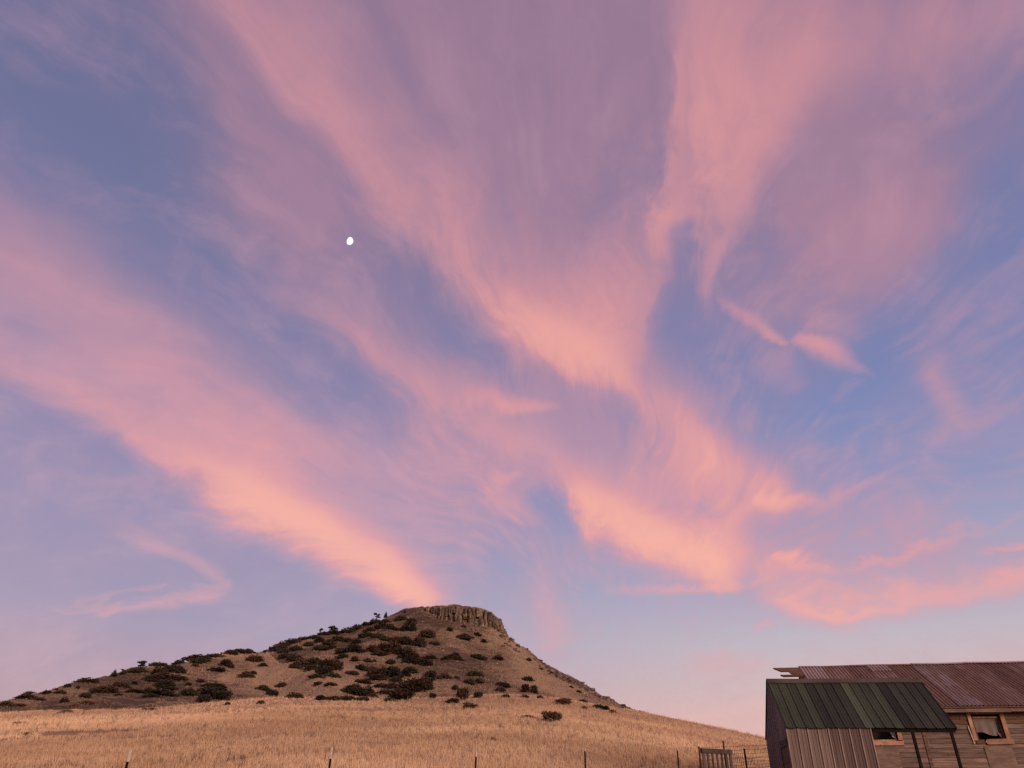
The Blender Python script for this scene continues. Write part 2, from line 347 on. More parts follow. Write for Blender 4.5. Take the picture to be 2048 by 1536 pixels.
def surf_mat(name, stops, scale=1.0, detail=6, stretch=(1, 1, 1), rough=.85, bump=.3, bscale=None, metal=0.0, rand=0.0, spec=.3, dist=0.0, coords='Object', spots=None, bdist=.02):
    """mottled procedural material: a colour ramp over stretched noise, fine relief, per-object tone"""
    m, n, b = new_mat(name)
    tcn = n.t.nodes.new('ShaderNodeTexCoord')
    oi = n.t.nodes.new('ShaderNodeObjectInfo')
    v = n.vmath('MULTIPLY', tcn.outputs[coords], stretch)
    v = n.vmath('ADD', v, n.vmath('SCALE', (31.0, 17.0, 23.0), scale=oi.outputs['Random']))
    f = n.noise(v, scale, detail, .6, dist=dist)
    c = n.ramp(f, stops)
    if spots:
        sc_, lo, hi, col = spots
        c = n.mix(n.remap(n.noise(v, sc_, 5, .65), lo, hi, 0, 1), c, col)
    if rand:
        k = n.math('ADD', 1 - rand, n.math('MULTIPLY', oi.outputs['Random'], 2 * rand))
        c = n.mix(1.0, c, n.comb(k, k, k), 'MULTIPLY')
    n.put(b.inputs['Base Color'], c)
    b.inputs['Roughness'].default_value = rough; b.inputs['Metallic'].default_value = metal
    b.inputs['Specular IOR Level'].default_value = spec
    if bump:
        bn = n.t.nodes.new('ShaderNodeBump'); bn.inputs['Strength'].default_value = bump; bn.inputs['Distance'].default_value = bdist
        n.put(bn.inputs['Height'], n.noise(v, bscale or scale * 4, 5, .6)); n.put(b.inputs['Normal'], bn.outputs[0])
    return m

def rgb(r, g_, b): return (r, g_, b, 1.0)

def earth_mat(name, pal, sc1, sc2, bump, terr=False):
    """ground cover seen in the large: patches, then grain; pal = dark, mid, light"""
    m, n, b = new_mat(name)
    ge = n.t.nodes.new('ShaderNodeNewGeometry'); pos = ge.outputs['Position']
    big = n.noise(n.vmath('MULTIPLY', pos, (.55, 1.0, 1.0)), sc1, 5, .6)
    fine = n.noise(pos, sc2, 6, .7)
    f = n.math('ADD', n.math('MULTIPLY', big, .65), n.math('MULTIPLY', fine, .45))
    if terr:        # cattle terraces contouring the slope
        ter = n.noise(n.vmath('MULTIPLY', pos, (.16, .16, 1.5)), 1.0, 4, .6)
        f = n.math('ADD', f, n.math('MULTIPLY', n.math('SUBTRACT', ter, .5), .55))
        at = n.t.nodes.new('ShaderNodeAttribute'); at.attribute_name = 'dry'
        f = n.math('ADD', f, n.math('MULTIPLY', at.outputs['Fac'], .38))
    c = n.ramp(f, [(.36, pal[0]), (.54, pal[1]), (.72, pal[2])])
    n.put(b.inputs['Base Color'], c)
    b.inputs['Roughness'].default_value = .95; b.inputs['Specular IOR Level'].default_value = .1
    bn = n.t.nodes.new('ShaderNodeBump'); bn.inputs['Strength'].default_value = bump; bn.inputs['Distance'].default_value = .3
    n.put(bn.inputs['Height'], fine); n.put(b.inputs['Normal'], bn.outputs[0])
    return m

M_field = earth_mat('dry grass ground', (rgb(.20, .125, .076), rgb(.36, .245, .155), rgb(.52, .375, .245)), .05, 2.6, 1.0)
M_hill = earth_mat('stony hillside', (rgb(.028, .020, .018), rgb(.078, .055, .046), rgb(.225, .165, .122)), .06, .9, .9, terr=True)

def blade_mat(name, dark, light):
    m, n, b = new_mat(name)
    at = n.t.nodes.new('ShaderNodeAttribute'); at.attribute_name = 'tone'
    ge = n.t.nodes.new('ShaderNodeNewGeometry')
    big = n.noise(n.vmath('MULTIPLY', ge.outputs['Position'], (.5, 1, 1)), .06, 5, .6)
    f = n.math('ADD', n.math('MULTIPLY', at.outputs['Fac'], .55), n.math('MULTIPLY', n.remap(big, .36, .64, 0, 1), .45))
    n.put(b.inputs['Base Color'], n.mix(f, dark, light))
    b.inputs['Roughness'].default_value = .8; b.inputs['Specular IOR Level'].default_value = .15
    return m
M_blade = blade_mat('dry grass blades', rgb(.245, .155, .100), rgb(.69, .52, .36))
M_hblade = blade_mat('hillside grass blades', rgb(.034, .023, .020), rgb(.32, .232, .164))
M_rock = surf_mat('sandstone', [(.34, rgb(.028, .020, .018)), (.5, rgb(.090, .066, .053)), (.70, rgb(.27, .205, .152))], 2.6, 7, (1, 1, .55), .9, .8, 5, rand=.30, coords='Object', bdist=.2)
M_stone = surf_mat('scree stone', [(.3, rgb(.13, .085, .065)), (.7, rgb(.36, .26, .19))], .8, 5, rough=.95, bump=.4, rand=.2)

# ------------------------------------------------------------------ terrain shape
def ae(x, y):
    d = ray(x, y); return d[0] / d[1], d[2] / d[1]

CREST = [(-900, 1470), (-300, 1440), (0, 1429), (120, 1422), (270, 1419), (400, 1411), (500, 1405), (570, 1401), (700, 1401), (800, 1403), (900, 1402), (960, 1397), (1030, 1397),
         (1090, 1402), (1170, 1415), (1235, 1425), (1300, 1436), (1400, 1456), (1500, 1478), (1600, 1502), (1800, 1546), (2048, 1590), (2600, 1640)]
_c = sorted(ae(*p) for p in CREST)
CA = np.array([c[0] for c in _c]); CE = np.array([c[1] for c in _c])
YC = 95.0
NEAR_Y = np.array([-400, -30, 0, 6, 12.5, 22.4]); NEAR_Z = np.array([-9, -2.2, -1.6, -1.15, -.42, .36])

def field_z(X, Y):
    X = np.asarray(X, float); Y = np.asarray(Y, float)
    a = X / np.maximum(Y, 14.0)
    zc = np.interp(a, CA, CE) * YC
    zc = np.maximum(zc, 1.2)
    t = np.clip((Y - 22.4) / (YC - 22.4), 0, 1)
    gq = t * (1 + .22 * (1 - t))
    zn = np.interp(Y, NEAR_Y, NEAR_Z)
    z = np.where(Y < 22.4, zn, .36 + (zc - .36) * gq)
    b = np.clip((Y - YC) / 22, 0, 1); b = b * b * (3 - 2 * b)
    back = zc - 2.2 * b - np.maximum(Y - YC - 22, 0) * .045
    z = np.where(Y > YC, np.maximum(back, -6), z)
    amp = np.clip((Y - 10) / 40, .15, 1) * np.clip((400 - Y) / 100, .1, 1)
    # low swales and banks across the pasture
    z = z + amp * (fbm(X, Y, 34, 3, 1) * .20 + fbm(X * .5, Y, 9, 3, 2) * .10)
    bank = np.exp(-((Y - 74 - X * .10) / 5.0) ** 2) * .55 * np.clip((X + 55) / 30, 0, 1) - np.exp(-((Y - 82 - X * .10) / 4.0) ** 2) * .35 * np.clip((X + 55) / 30, 0, 1)
    return z + bank

def at_depth(x, y, Y):
    d = ray(x, y); return d * (Y / d[1])

def poly(pts, step=2.5):
    q = [at_depth(*p) for p in pts]; out = []
    for A, B in zip(q[:-1], q[1:]):
        k = max(1, int(np.linalg.norm(B - A) / step))
        for i in range(k): out.append(A + (B - A) * i / k)
    out.append(q[-1]); return np.array(out)

RIDGE = poly([(300, 1372, 262), (420, 1338, 258), (490, 1320, 254), (532, 1308, 252), (560, 1290, 252), (606, 1277, 253), (655, 1264, 255), (704, 1254, 257), (743, 1243, 259), (772, 1237, 261), (811, 1225, 264), (840, 1219, 266)])
MOUND = poly([(-420, 1452, 128), (-150, 1420, 140), (0, 1397, 150), (68, 1386, 156), (110, 1381, 160), (149, 1372, 164), (195, 1361, 169), (256, 1345, 175), (293, 1335, 179), (330, 1325, 183), (371, 1318, 188), (420, 1312, 193), (464, 1303, 199), (500, 1299, 203), (524, 1303, 202),
              (560, 1319, 195), (600, 1341, 184), (650, 1364, 171), (705, 1386, 158), (760, 1400, 148)])
KN = int(np.argmax(MOUND[:, 2])) + 1
RIMPIX = [(816, 1230, 266), (834, 1236, 261), (856, 1245, 258), (874, 1247, 256.5), (901, 1245, 255.5), (935, 1252, 255), (957, 1255, 256), (980, 1259, 258.5), (997, 1267, 262), (1010, 1281, 268)]
RIM = poly(RIMPIX, 1.0)
_e = RIM[-1]
RIMB = np.array([_e + np.array((.4 - .03 * k * k, k * 2.0, .3 * k)) for k in range(1, 14)])
TALUS = np.vstack([RIM, RIMB])
SKYL = [(800, 1228), (811, 1225), (840, 1217), (855, 1213), (875, 1216), (893, 1217), (907, 1214), (930, 1218), (965, 1220), (980, 1223), (992, 1229), (1003, 1236), (1009, 1243), (1015, 1251)]
_s = [ae(*p) for p in SKYL]; SA = np.array([p[0] for p in _s]); SE = np.array([p[1] for p in _s])

def env(X, Y, pts, slope, conc=0.0):
    """highest of cones of the given slope standing under every point of a crest line"""
    sh = X.shape; x = X.ravel(); y = Y.ravel(); out = np.full(x.shape, -1e3)
    for p in pts:
        d = np.hypot(x - p[0], y - p[1])
        out = np.maximum(out, p[2] - slope * d + conc * d * d)
    return out.reshape(sh)

CAP = [(p[0], p[1]) for p in RIM] + [(p[0], p[1]) for p in RIMB] + [(RIM[0][0] + 4, 296), (RIM[0][0] - 2, 280)]
def in_cap(X, Y):
    ins = np.zeros(X.shape, bool); n = len(CAP)
    for i in range(n):
        (x1, y1), (x2, y2) = CAP[i], CAP[(i + 1) % n]
        c = ((y1 > Y) != (y2 > Y)) & (X < (x2 - x1) * (Y - y1) / (y2 - y1 + 1e-9) + x1)
        ins ^= c
    return ins
def cap_dist(X, Y):
    d = np.full(X.shape, 1e3)
    for p in TALUS: d = np.minimum(d, np.hypot(X - p[0], Y - p[1]))
    return d

def hill_z(X, Y):
    X = np.asarray(X, float); Y = np.asarray(Y, float)
    wx = X + fbm(X, Y, 16, 3, 5) * 2.2; wy = Y + fbm(X, Y, 16, 3, 6) * 2.2
    t = env(wx, wy, TALUS[::2], .66, .0012)
    r = env(wx, wy, RIDGE, .52, .0006)
    m = np.maximum(env(wx, wy, MOUND[:KN], .45, .0009), env(wx, wy, MOUND[KN - 2:], .72, .0022))
    k = 1.6
    z = k * np.log(np.exp((t - 40) / k) + np.exp((r - 40) / k) + np.exp((m - 40) / k)) + 40
    # gullies running down the slopes
    z = z + fbm(X, Y * .3, 11, 3, 7) * .95 + fbm(X, Y, 3.5, 3, 8) * .36
    near = (X > TALUS[:, 0].min() - 30) & (X < TALUS[:, 0].max() + 5) & (Y > 250) & (Y < 305)
    if near.any():
        Xn, Yn = X[near], Y[near]
        ins = in_cap(Xn, Yn); d = cap_dist(Xn, Yn)
        a = Xn / Yn
        ztop = np.interp(a, SA, SE) * 262 - np.maximum(Yn - 268, 0) * .12 + fbm(Xn, Yn, 4, 3, 9) * .25
        zz = z[near]; f = np.clip((d - .3) / 1.6, 0, 1)
        zz = np.where(ins, np.maximum(zz, zz * (1 - f) + ztop * f), zz); z = z.copy(); z[near] = zz
    return z

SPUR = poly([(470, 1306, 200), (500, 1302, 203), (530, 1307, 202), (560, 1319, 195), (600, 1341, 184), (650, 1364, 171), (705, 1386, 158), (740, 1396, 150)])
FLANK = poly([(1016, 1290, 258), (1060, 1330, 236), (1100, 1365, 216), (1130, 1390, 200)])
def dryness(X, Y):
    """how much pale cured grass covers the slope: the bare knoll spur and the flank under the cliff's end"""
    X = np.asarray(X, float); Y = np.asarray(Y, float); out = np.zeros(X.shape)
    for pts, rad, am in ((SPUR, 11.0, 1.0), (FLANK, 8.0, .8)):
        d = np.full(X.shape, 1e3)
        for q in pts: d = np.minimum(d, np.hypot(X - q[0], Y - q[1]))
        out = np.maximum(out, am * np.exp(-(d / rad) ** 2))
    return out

def ground_z(X, Y):
    return np.maximum(field_z(X, Y), hill_z(X, Y))

def hit(x, y, lo=24.0, hi=330.0):
    """where the line of sight through a pixel meets the land"""
    d = ray(x, y); Ys = np.concatenate([np.arange(lo, 110, .5), np.arange(110, hi, .75)])
    q = d[None, :] * (Ys / d[1])[:, None]
    s = q[:, 2] - ground_z(q[:, 0], q[:, 1])
    k = np.where(s < 0)[0]
    if len(k) == 0: return None
    return q[k[0]]

# ------------------------------------------------------------------ ground sheet (reaches the horizon) and hill
def axis(neg, pos, fine_lo, fine_hi, step, grow=1.09):
    a = list(np.arange(fine_lo, fine_hi, step)); s = step; v = a[-1]
    while v < pos: s *= grow; v += s; a.append(v)
    s = step; v = a[0]; pre = []
    while v > neg: s *= grow; v -= s; pre.append(v)
    return np.array(pre[::-1] + a)
gx = axis(-4000, 4000, -80, 80, .8); gy = axis(-2500, 5000, 2, 125, .6)
GX, GY = np.meshgrid(gx, gy)
GZ = field_z(GX, GY)
V = np.stack([GX, GY, GZ], -1).reshape(-1, 3); nx, ny = len(gx), len(gy)
I = (np.arange(ny - 1)[:, None] * nx + np.arange(nx - 1)[None, :]).ravel()
F4 = np.stack([I, I + 1, I + nx + 1, I + nx], -1)
ground = link(bpy.data.objects.new('ground', tri_mesh('ground', V, F4, M_field, True)))
tag(ground, 'pasture of dry tawny grass rising towards the butte', kind='structure')

hx = np.arange(-205, 75, .75); hy = np.arange(104, 318, .75)
HX, HY = np.meshgrid(hx, hy)
HZ = hill_z(HX, HY); FZ = field_z(HX, HY)
keep = HZ > FZ - 2.5
nx, ny = len(hx), len(hy)
I = (np.arange(ny - 1)[:, None] * nx + np.arange(nx - 1)[None, :]).ravel()
F4 = np.stack([I, I + 1, I + nx + 1, I + nx], -1)
F4 = F4[keep.ravel()[F4].any(1)]
V = np.stack([HX, HY, HZ], -1).reshape(-1, 3)
used = np.unique(F4); remap_i = np.full(len(V), -1); remap_i[used] = np.arange(len(used))
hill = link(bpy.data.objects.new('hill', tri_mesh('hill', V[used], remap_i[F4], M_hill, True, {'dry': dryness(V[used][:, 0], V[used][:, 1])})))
tag(hill, 'flat-topped butte with a rimrock cliff and a lower shoulder', kind='structure')

# ------------------------------------------------------------------ rimrock: blocks of the cliff, each its own piece of the hill
def rock_mesh(seed):
    r = random.Random(seed); nz, ns = 7, 9; v = []; f = []
    off = [r.uniform(.74, 1.18) for _ in range(ns)]
    for k in range(nz):
        tz = k / (nz - 1); tw = .94 + .12 * r.random() - (.16 if k == nz - 1 else 0)
        for i in range(ns):
            an = 2 * math.pi * i / ns + .25
            sx = math.copysign(abs(math.cos(an)) ** .6, math.cos(an)); sy = math.copysign(abs(math.sin(an)) ** .6, math.sin(an))
            q = off[i] * tw * r.uniform(.80, 1.16)
            v.append((sx * .5 * q, sy * .5 * q, tz + (r.uniform(-.05, .05) if 0 < k < nz - 1 else r.uniform(-.03, .04))))
    for k in range(nz - 1):
        for i in range(ns):
            a = k * ns + i; b = k * ns + (i + 1) % ns; f.append((a, b, b + ns, a + ns))
    f.append(tuple(range(ns))[::-1]); f.append(tuple(range((nz - 1) * ns, nz * ns)))
    me = bpy.data.meshes.new('rock'); me.from_pydata(v, [], f); me.materials.append(M_rock); me.update(); return me
ROCKS = [rock_mesh(40 + k) for k in range(8)]
def rock(x, y, z, sx, sy, sz, rz):
    o = bpy.data.objects.new('rock', rng.choice(ROCKS)); o.location = (float(x), float(y), float(z)); o.scale = (sx, sy, sz)
    o.rotation_euler = (rng.uniform(-.05, .05), rng.uniform(-.05, .05), rz); link(o, hill)
rim_path = np.vstack([RIM, RIMB[:4]])
seg = np.r_[0, np.cumsum(np.linalg.norm(np.diff(rim_path[:, :2], axis=0), axis=1))]
s = .5
while s < seg[-1]:
    p = np.array([np.interp(s, seg, rim_path[:, k]) for k in range(3)])
    p2 = np.array([np.interp(s + .5, seg, rim_path[:, k]) for k in range(3)]); t = p2 - p; rz = math.atan2(t[1], t[0])
    nrm = np.array((-t[1], t[0])) / np.hypot(t[0], t[1])
    top = float(np.interp(p[0] / p[1], SA, SE) * 261.5)
    if s > seg[len(RIM) - 1]: top = RIM[-1][2] + 5.0 - (s - seg[len(RIM) - 1]) * .2
    h = max(.8, (top - p[2]) * .93 - .25); w = rng.choice((.6, .8, 1.0, 1.3, 1.7, 2.2)) * rng.uniform(.85, 1.15)
    cuts = [0, 1] if h < 3.0 else ([0, rng.uniform(.42, .66), 1] if rng.random() < .75 else [0, rng.uniform(.28, .4), rng.uniform(.6, .75), 1])
    for c0, c1 in zip(cuts[:-1], cuts[1:]):
        if rng.random() < .07: continue
        inn = rng.uniform(.0, .95) + .3 * c0
        c = p[:2] + nrm * inn
        rock(c[0], c[1], p[2] - .5 + h * c0 + (0 if c0 else -.4), w * rng.uniform(.85, 1.08), rng.uniform(1.8, 3.0), h * (c1 - c0) * rng.uniform(.96, 1.03) + (.45 if c1 < 1 else .3), rz + rng.uniform(-.16, .16))
    s += w * rng.uniform(.72, .95)

# fallen blocks under the cliff and the broken rocky edge of the right-hand flank
def lone_rock(x, y, smin, smax):
    zq = float(hill_z(np.array([x]), np.array([y]))[0]); w = rng.uniform(smin, smax)
    rock(x, y, zq - w * .25, w * rng.uniform(.9, 1.7), w * rng.uniform(.8, 1.2), w * rng.uniform(.45, .85), rng.uniform(0, 6.28))
for _ in range(46):
    p = RIM[rng.randrange(6, len(RIM))]; dd = abs(rng.gauss(0, 7)) + 1.2
    lone_rock(p[0] + rng.uniform(-3, 3) + dd * .25, p[1] - dd, .5, 1.5)
edge = poly([(1018, 1284, 266), (1075, 1325, 258), (1140, 1370, 250), (1178, 1396, 245), (1205, 1412, 243), (1234, 1427, 240)], 1.0)
for _ in range(70):
    k_ = int(len(edge) * rng.random() ** .6); p = edge[min(k_, len(edge) - 1)]
    lone_rock(p[0] + rng.gauss(0, 1.2), p[1] - abs(rng.gauss(0, 8)), .5, 1.2 + 1.3 * k_ / len(edge))

# ------------------------------------------------------------------ scree on the slopes (uncountable)
def scatter_scree(n):
    base = np.array([(0, 0, .6), (.5, .1, 0), (.1, .55, 0), (-.5, .15, .05), (-.2, -.5, 0), (.35, -.4, .05), (.25, .2, .5)])
    fc = np.array([(0, 6, 1), (6, 0, 2), (6, 2, 1), (0, 3, 2), (0, 4, 3), (0, 5, 4), (0, 1, 5)])
    x = NR.uniform(-40, 55, n * 5); y = NR.uniform(150, 262, n * 5); z = hill_z(x, y)
    k = (z > field_z(x, y) + .5) & (NR.rand(n * 5) < np.clip((x / y + .03) / .12, .12, 1))
    x, y, z = x[k][:n], y[k][:n], z[k][:n]; Vs = []; Fs = []
    for c in range(len(x)):
        sz = NR.uniform(.25, .6) * (1.7 if NR.rand() < .10 else 1)
        an = NR.uniform(0, 6.28); co, si = math.cos(an), math.sin(an)
        b = base * NR.uniform(.75, 1.25, base.shape) * sz
        b = np.stack([b[:, 0] * co - b[:, 1] * si, b[:, 0] * si + b[:, 1] * co, b[:, 2]], -1) + (x[c], y[c], z[c] - .08)
        Fs.append(fc + 7 * c); Vs.append(b)
    o = link(bpy.data.objects.new('scree', tri_mesh('scree', np.vstack(Vs), np.vstack(Fs), M_stone)))
    tag(o, 'loose stones strewn down the butte slopes', kind='stuff')
scatter_scree(3200)

# ------------------------------------------------------------------ grass (uncountable)
def grass(name, n, sampler, zf, hrange, wrange, blades, material, label):
    x, y = sampler(n); n = len(x)
    z = zf(x, y)
    patch = fbm(x, y, 6, 3, 21) * .5 + .5
    hgt = NR.uniform(*hrange, n) * (.65 + .6 * np.clip(patch, 0, 1))
    Vv = np.zeros((n, blades, 3, 3)); tone = np.zeros((n, blades, 3))
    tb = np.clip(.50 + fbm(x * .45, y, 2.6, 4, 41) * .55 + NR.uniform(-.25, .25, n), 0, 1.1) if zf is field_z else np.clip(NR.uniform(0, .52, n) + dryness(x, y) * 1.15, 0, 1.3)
    for b in range(blades):
        an = NR.uniform(0, 6.283, n); sp = NR.uniform(.0, .16, n)
        bx = x + np.cos(an) * sp; by = y + np.sin(an) * sp
        w = NR.uniform(*wrange, n) * .5; fa = NR.uniform(-.9, .9, n)
        h = hgt * NR.uniform(.55, 1.1, n); la = NR.uniform(0, 6.283, n); le = h * NR.uniform(.05, .5, n)
        Vv[:, b, 0] = np.stack([bx - np.cos(fa) * w, by - np.sin(fa) * w, z - .05], -1)
        Vv[:, b, 1] = np.stack([bx + np.cos(fa) * w, by + np.sin(fa) * w, z - .05], -1)
        Vv[:, b, 2] = np.stack([bx + np.cos(la) * le, by + np.sin(la) * le, z + h], -1)
        tone[:, b, :] = np.clip(tb * .6 + NR.uniform(0, .4, n), 0, 1)[:, None] * np.array((.55, .55, 1.0))
    V = Vv.reshape(-1, 3); F = np.arange(len(V)).reshape(-1, 3)
    o = link(bpy.data.objects.new(name, tri_mesh(name, V, F, material, attrs={'tone': tone.ravel()})))
    return tag(o, label, kind='stuff')

def smp_field(n):
    Y = np.exp(NR.uniform(math.log(11), math.log(112), n)); a = NR.uniform(-.98, .80, n); X = a * Y
    k = (fbm(X * .6, Y, 3.2, 3, 31) > -.85); k &= ~((X > 4.8) & (Y > 14.5) & (Y < 27) & (X < 20))
    h = hill_z(X, Y) < field_z(X, Y) + .6
    return X[k & h], Y[k & h]
grass('grass', 125000, smp_field, field_z, (.13, .28), (.012, .026), 8, M_blade, 'dry tawny bunch grass covering the pasture')

M_weed = blade_mat('rank brown weeds', rgb(.075, .042, .027), rgb(.22, .13, .08))
def smp_weed(n):
    Y = np.exp(NR.uniform(math.log(14), math.log(100), n)); X = NR.uniform(-.95, .6, n) * Y
    k = (fbm(X * .5, Y, 4.0, 4, 51) > .22) & (hill_z(X, Y) < field_z(X, Y)) & ~((X > 4.8) & (Y > 14.5) & (Y < 27))
    return X[k], Y[k]
grass('weeds', 15000, smp_weed, field_z, (.16, .38), (.014, .03), 7, M_weed, 'brown weeds and seed stalks in patches across the pasture')

def smp_hill(n):
    X = NR.uniform(-150, 60, n); Y = NR.uniform(118, 268, n)
    z = hill_z(X, Y); k = (z > field_z(X, Y) + .1) & (np.abs(X / Y) < .95) & ~(in_cap(X, Y)) & (fbm(X, Y, 4, 3, 33) > -.5)
    return X[k], Y[k]
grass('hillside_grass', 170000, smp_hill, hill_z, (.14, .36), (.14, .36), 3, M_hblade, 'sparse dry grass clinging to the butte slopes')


# ------------------------------------------------------------------ shrubs: dark creeping juniper and brush on the slopes
def leaf_mat(name, dark, light):
    m, n, b = new_mat(name)
    oi = n.t.nodes.new('ShaderNodeObjectInfo'); ge = n.t.nodes.new('ShaderNodeNewGeometry')
    f = n.math('ADD', n.math('MULTIPLY', n.noise(ge.outputs['Position'], 1.3, 3, .6), .7), n.math('MULTIPLY', oi.outputs['Random'], .35))
    c = n.ramp(f, [(.3, dark), (.85, light)])
    hue = n.ramp(n.math('FRACT', n.math('MULTIPLY', oi.outputs['Random'], 7.31)), [(0, rgb(1.15, .92, .80)), (.5, rgb(1, 1, 1)), (1, rgb(.86, 1.08, .92))])
    n.put(b.inputs['Base Color'], n.mix(1.0, c, hue, 'MULTIPLY'))
    b.inputs['Roughness'].default_value = .8; b.inputs['Specular IOR Level'].default_value = .15
    return m
M_juniper = leaf_mat('juniper foliage', rgb(.015, .012, .010), rgb(.058, .042, .031))
M_brush = leaf_mat('dry brush twigs', rgb(.072, .045, .034), rgb(.165, .098, .068))
M_pine = leaf_mat('pine needles', rgb(.018, .021, .014), rgb(.05, .046, .03))
M_bark = surf_mat('bark', [(.3, rgb(.035, .025, .02)), (.7, rgb(.10, .07, .052))], 6, 4, (1, 1, .2), .95, .5)

def foliage_arrays(lobes, n, size, r, up=.35, twig=False):
    V = []; F = []
    vol = [l[3] * l[4] * l[5] for l in lobes]; tot = sum(vol)
    for l, vo in zip(lobes, vol):
        for _ in range(max(6, int(n * vo / tot))):
            d = np.array((r.gauss(0, 1), r.gauss(0, 1), r.gauss(0, 1))); d /= np.linalg.norm(d)
            if d[2] < -.35: d[2] *= -.5
            q = r.random() ** .28 * r.uniform(.86, 1.12)
            c = np.array(l[:3]) + d * np.array(l[3:6]) * q
            if c[2] < .01: c[2] = r.uniform(.0, .08)
            a = np.array((r.gauss(0, 1), r.gauss(0, 1), r.gauss(0, 1) + up)); a /= np.linalg.norm(a)
            a = a * .6 + d * .6; a /= np.linalg.norm(a)
            b = np.cross(a, (r.gauss(0, 1), r.gauss(0, 1), r.gauss(0, 1))); b /= np.linalg.norm(b)
            s1 = size * r.uniform(.6, 1.5); s2 = s1 * (.16 if twig else .5)
            o = len(V)
            V += [c - a * s1 * .5 - b * s2 * .3, c - a * s1 * .1 + b * s2, c + a * s1, c + a * s1 * .2 - b * s2]
            F.append((o, o + 1, o + 2, o + 3))
    return V, F
def foliage_mesh(name, lobes, n, size, seed, material, twig=False):
    r = random.Random(seed); V, F = foliage_arrays(lobes, n, size, r, twig=twig)
    me = bpy.data.meshes.new(name); me.from_pydata([tuple(map(float, v)) for v in V], [], F); me.materials.append(material); me.update(); return me
def mat_lobes(seed, k=7):
    r = random.Random(seed); L = [(0, 0, .28, .34, .36, .36)]
    for _ in range(k):
        x = r.uniform(-.36, .36); h = r.uniform(.22, .5) * (1 - abs(x) * .9)
        L.append((x, r.uniform(-.3, .3), h * .55, r.uniform(.11, .2), r.uniform(.14, .24), h * .62))
    return L
def dome_lobes(seed, k=8):
    r = random.Random(seed); L = [(0, 0, .42, .36, .38, .42)]
    for _ in range(k):
        an = r.uniform(0, 6.28); q = r.uniform(.15, .34)
        L.append((math.cos(an) * q, math.sin(an) * q, r.uniform(.25, .72), r.uniform(.13, .2), r.uniform(.14, .22), r.uniform(.16, .26)))
    return L
MATS_ = [foliage_mesh('shrub_mat', mat_lobes(60 + k, 5 + k % 6), 820, .062 + .004 * (k % 5), 70 + k, M_juniper) for k in range(11)]
DOMES = [foliage_mesh('shrub_dome', dome_lobes(80 + k, 6 + k), 950, .075, 90 + k, M_juniper) for k in range(4)]
BRUSH = [foliage_mesh('brush_dome', dome_lobes(100 + k, 6), 900, .13, 110 + k, M_brush, True) for k in range(2)]
BRUSHM = [foliage_mesh('brush_mat', mat_lobes(120 + k), 620, .10, 130 + k, M_brush, True) for k in range(3)]

def Z3(l): return [(x / 4.096, 1300 + y / 4.096, w / 4.096, h / 4.096, *r) for x, y, w, h, *r in l]
def Z4(l): return [(450 + x / 5.12, 1200 + y / 5.12, w / 5.12, h / 5.12, *r) for x, y, w, h, *r in l]
def Z5(l): return [(800 + x / 4.452, 1190 + y / 4.452, w / 4.452, h / 4.452, *r) for x, y, w, h, *r in l]
SHRUBS = []
def put(rows, kind, form='mat'):
    for r_ in rows: SHRUBS.append((r_[0], r_[1], r_[2], r_[3], kind, r_[4] if len(r_) > 4 else form))
put(Z3([(230, 358, 90, 25), (540, 300, 60, 30), (455, 325, 30, 14), (700, 262, 150, 40), (780, 250, 40, 25), (1110, 190, 140, 44), (1280, 122, 140, 32), (1460, 92, 80, 35),
        (1350, 84, 30, 20), (1620, 62, 180, 40), (1750, 52, 150, 36), (1880, 28, 120, 40), (2020, 14, 110, 42), (1000, 200, 50, 26), (930, 216, 40, 20), (1560, 74, 70, 26)]), 'shouldertop')
put(Z3([(370, 355, 70, 30), (200, 395, 150, 35), (320, 410, 90, 25), (30, 455, 90, 40), (150, 465, 80, 25), (480, 355, 100, 28), (510, 420, 55, 42), (625, 315, 30, 25), (680, 380, 100, 35),
        (840, 345, 180, 62), (970, 310, 120, 40), (1090, 275, 50, 25), (970, 375, 60, 15), (1100, 340, 120, 26), (1200, 345, 70, 40), (1215, 255, 130, 52), (1280, 195, 120, 74), (1400, 175, 170, 72),
        (1350, 240, 250, 54), (1340, 290, 150, 60), (1290, 360, 200, 50), (1230, 378, 110, 24), (1350, 312, 130, 42), (1590, 130, 60, 30), (1640, 95, 140, 50), (1840, 110, 90, 60), (1760, 165, 160, 40),
        (1880, 140, 60, 30), (1630, 260, 80, 30), (1535, 285, 50, 30), (1530, 355, 130, 56), (1730, 300, 200, 42), (1860, 440, 45, 22), (2010, 210, 100, 50)]), 'shoulder')
put(Z3([(1700, 362, 190, 90), (1650, 412, 110, 66), (1800, 385, 140, 80)]), 'clump', 'dome')
put(Z3([(700, 435, 130, 26), (600, 465, 80, 26), (470, 485, 60, 22), (530, 508, 110, 26), (700, 495, 80, 20), (935, 490, 90, 18), (1240, 490, 80, 22), (1180, 485, 50, 16), (220, 690, 60, 20), (160, 605, 120, 18)]), 'pale', 'brushmat')
put(Z4([(290, 610, 190, 72), (380, 675, 80, 42), (60, 690, 50, 40), (210, 775, 130, 60), (280, 755, 70, 36), (375, 910, 130, 60), (470, 965, 130, 62), (575, 880, 120, 52), (700, 985, 150, 64), (20, 1020, 40, 50),
        (360, 1055, 80, 35), (30, 1065, 40, 25)]), 'shoulder')
put(Z4([(150, 535, 200, 40), (230, 535, 80, 52), (60, 548, 120, 30)]), 'shouldertop')
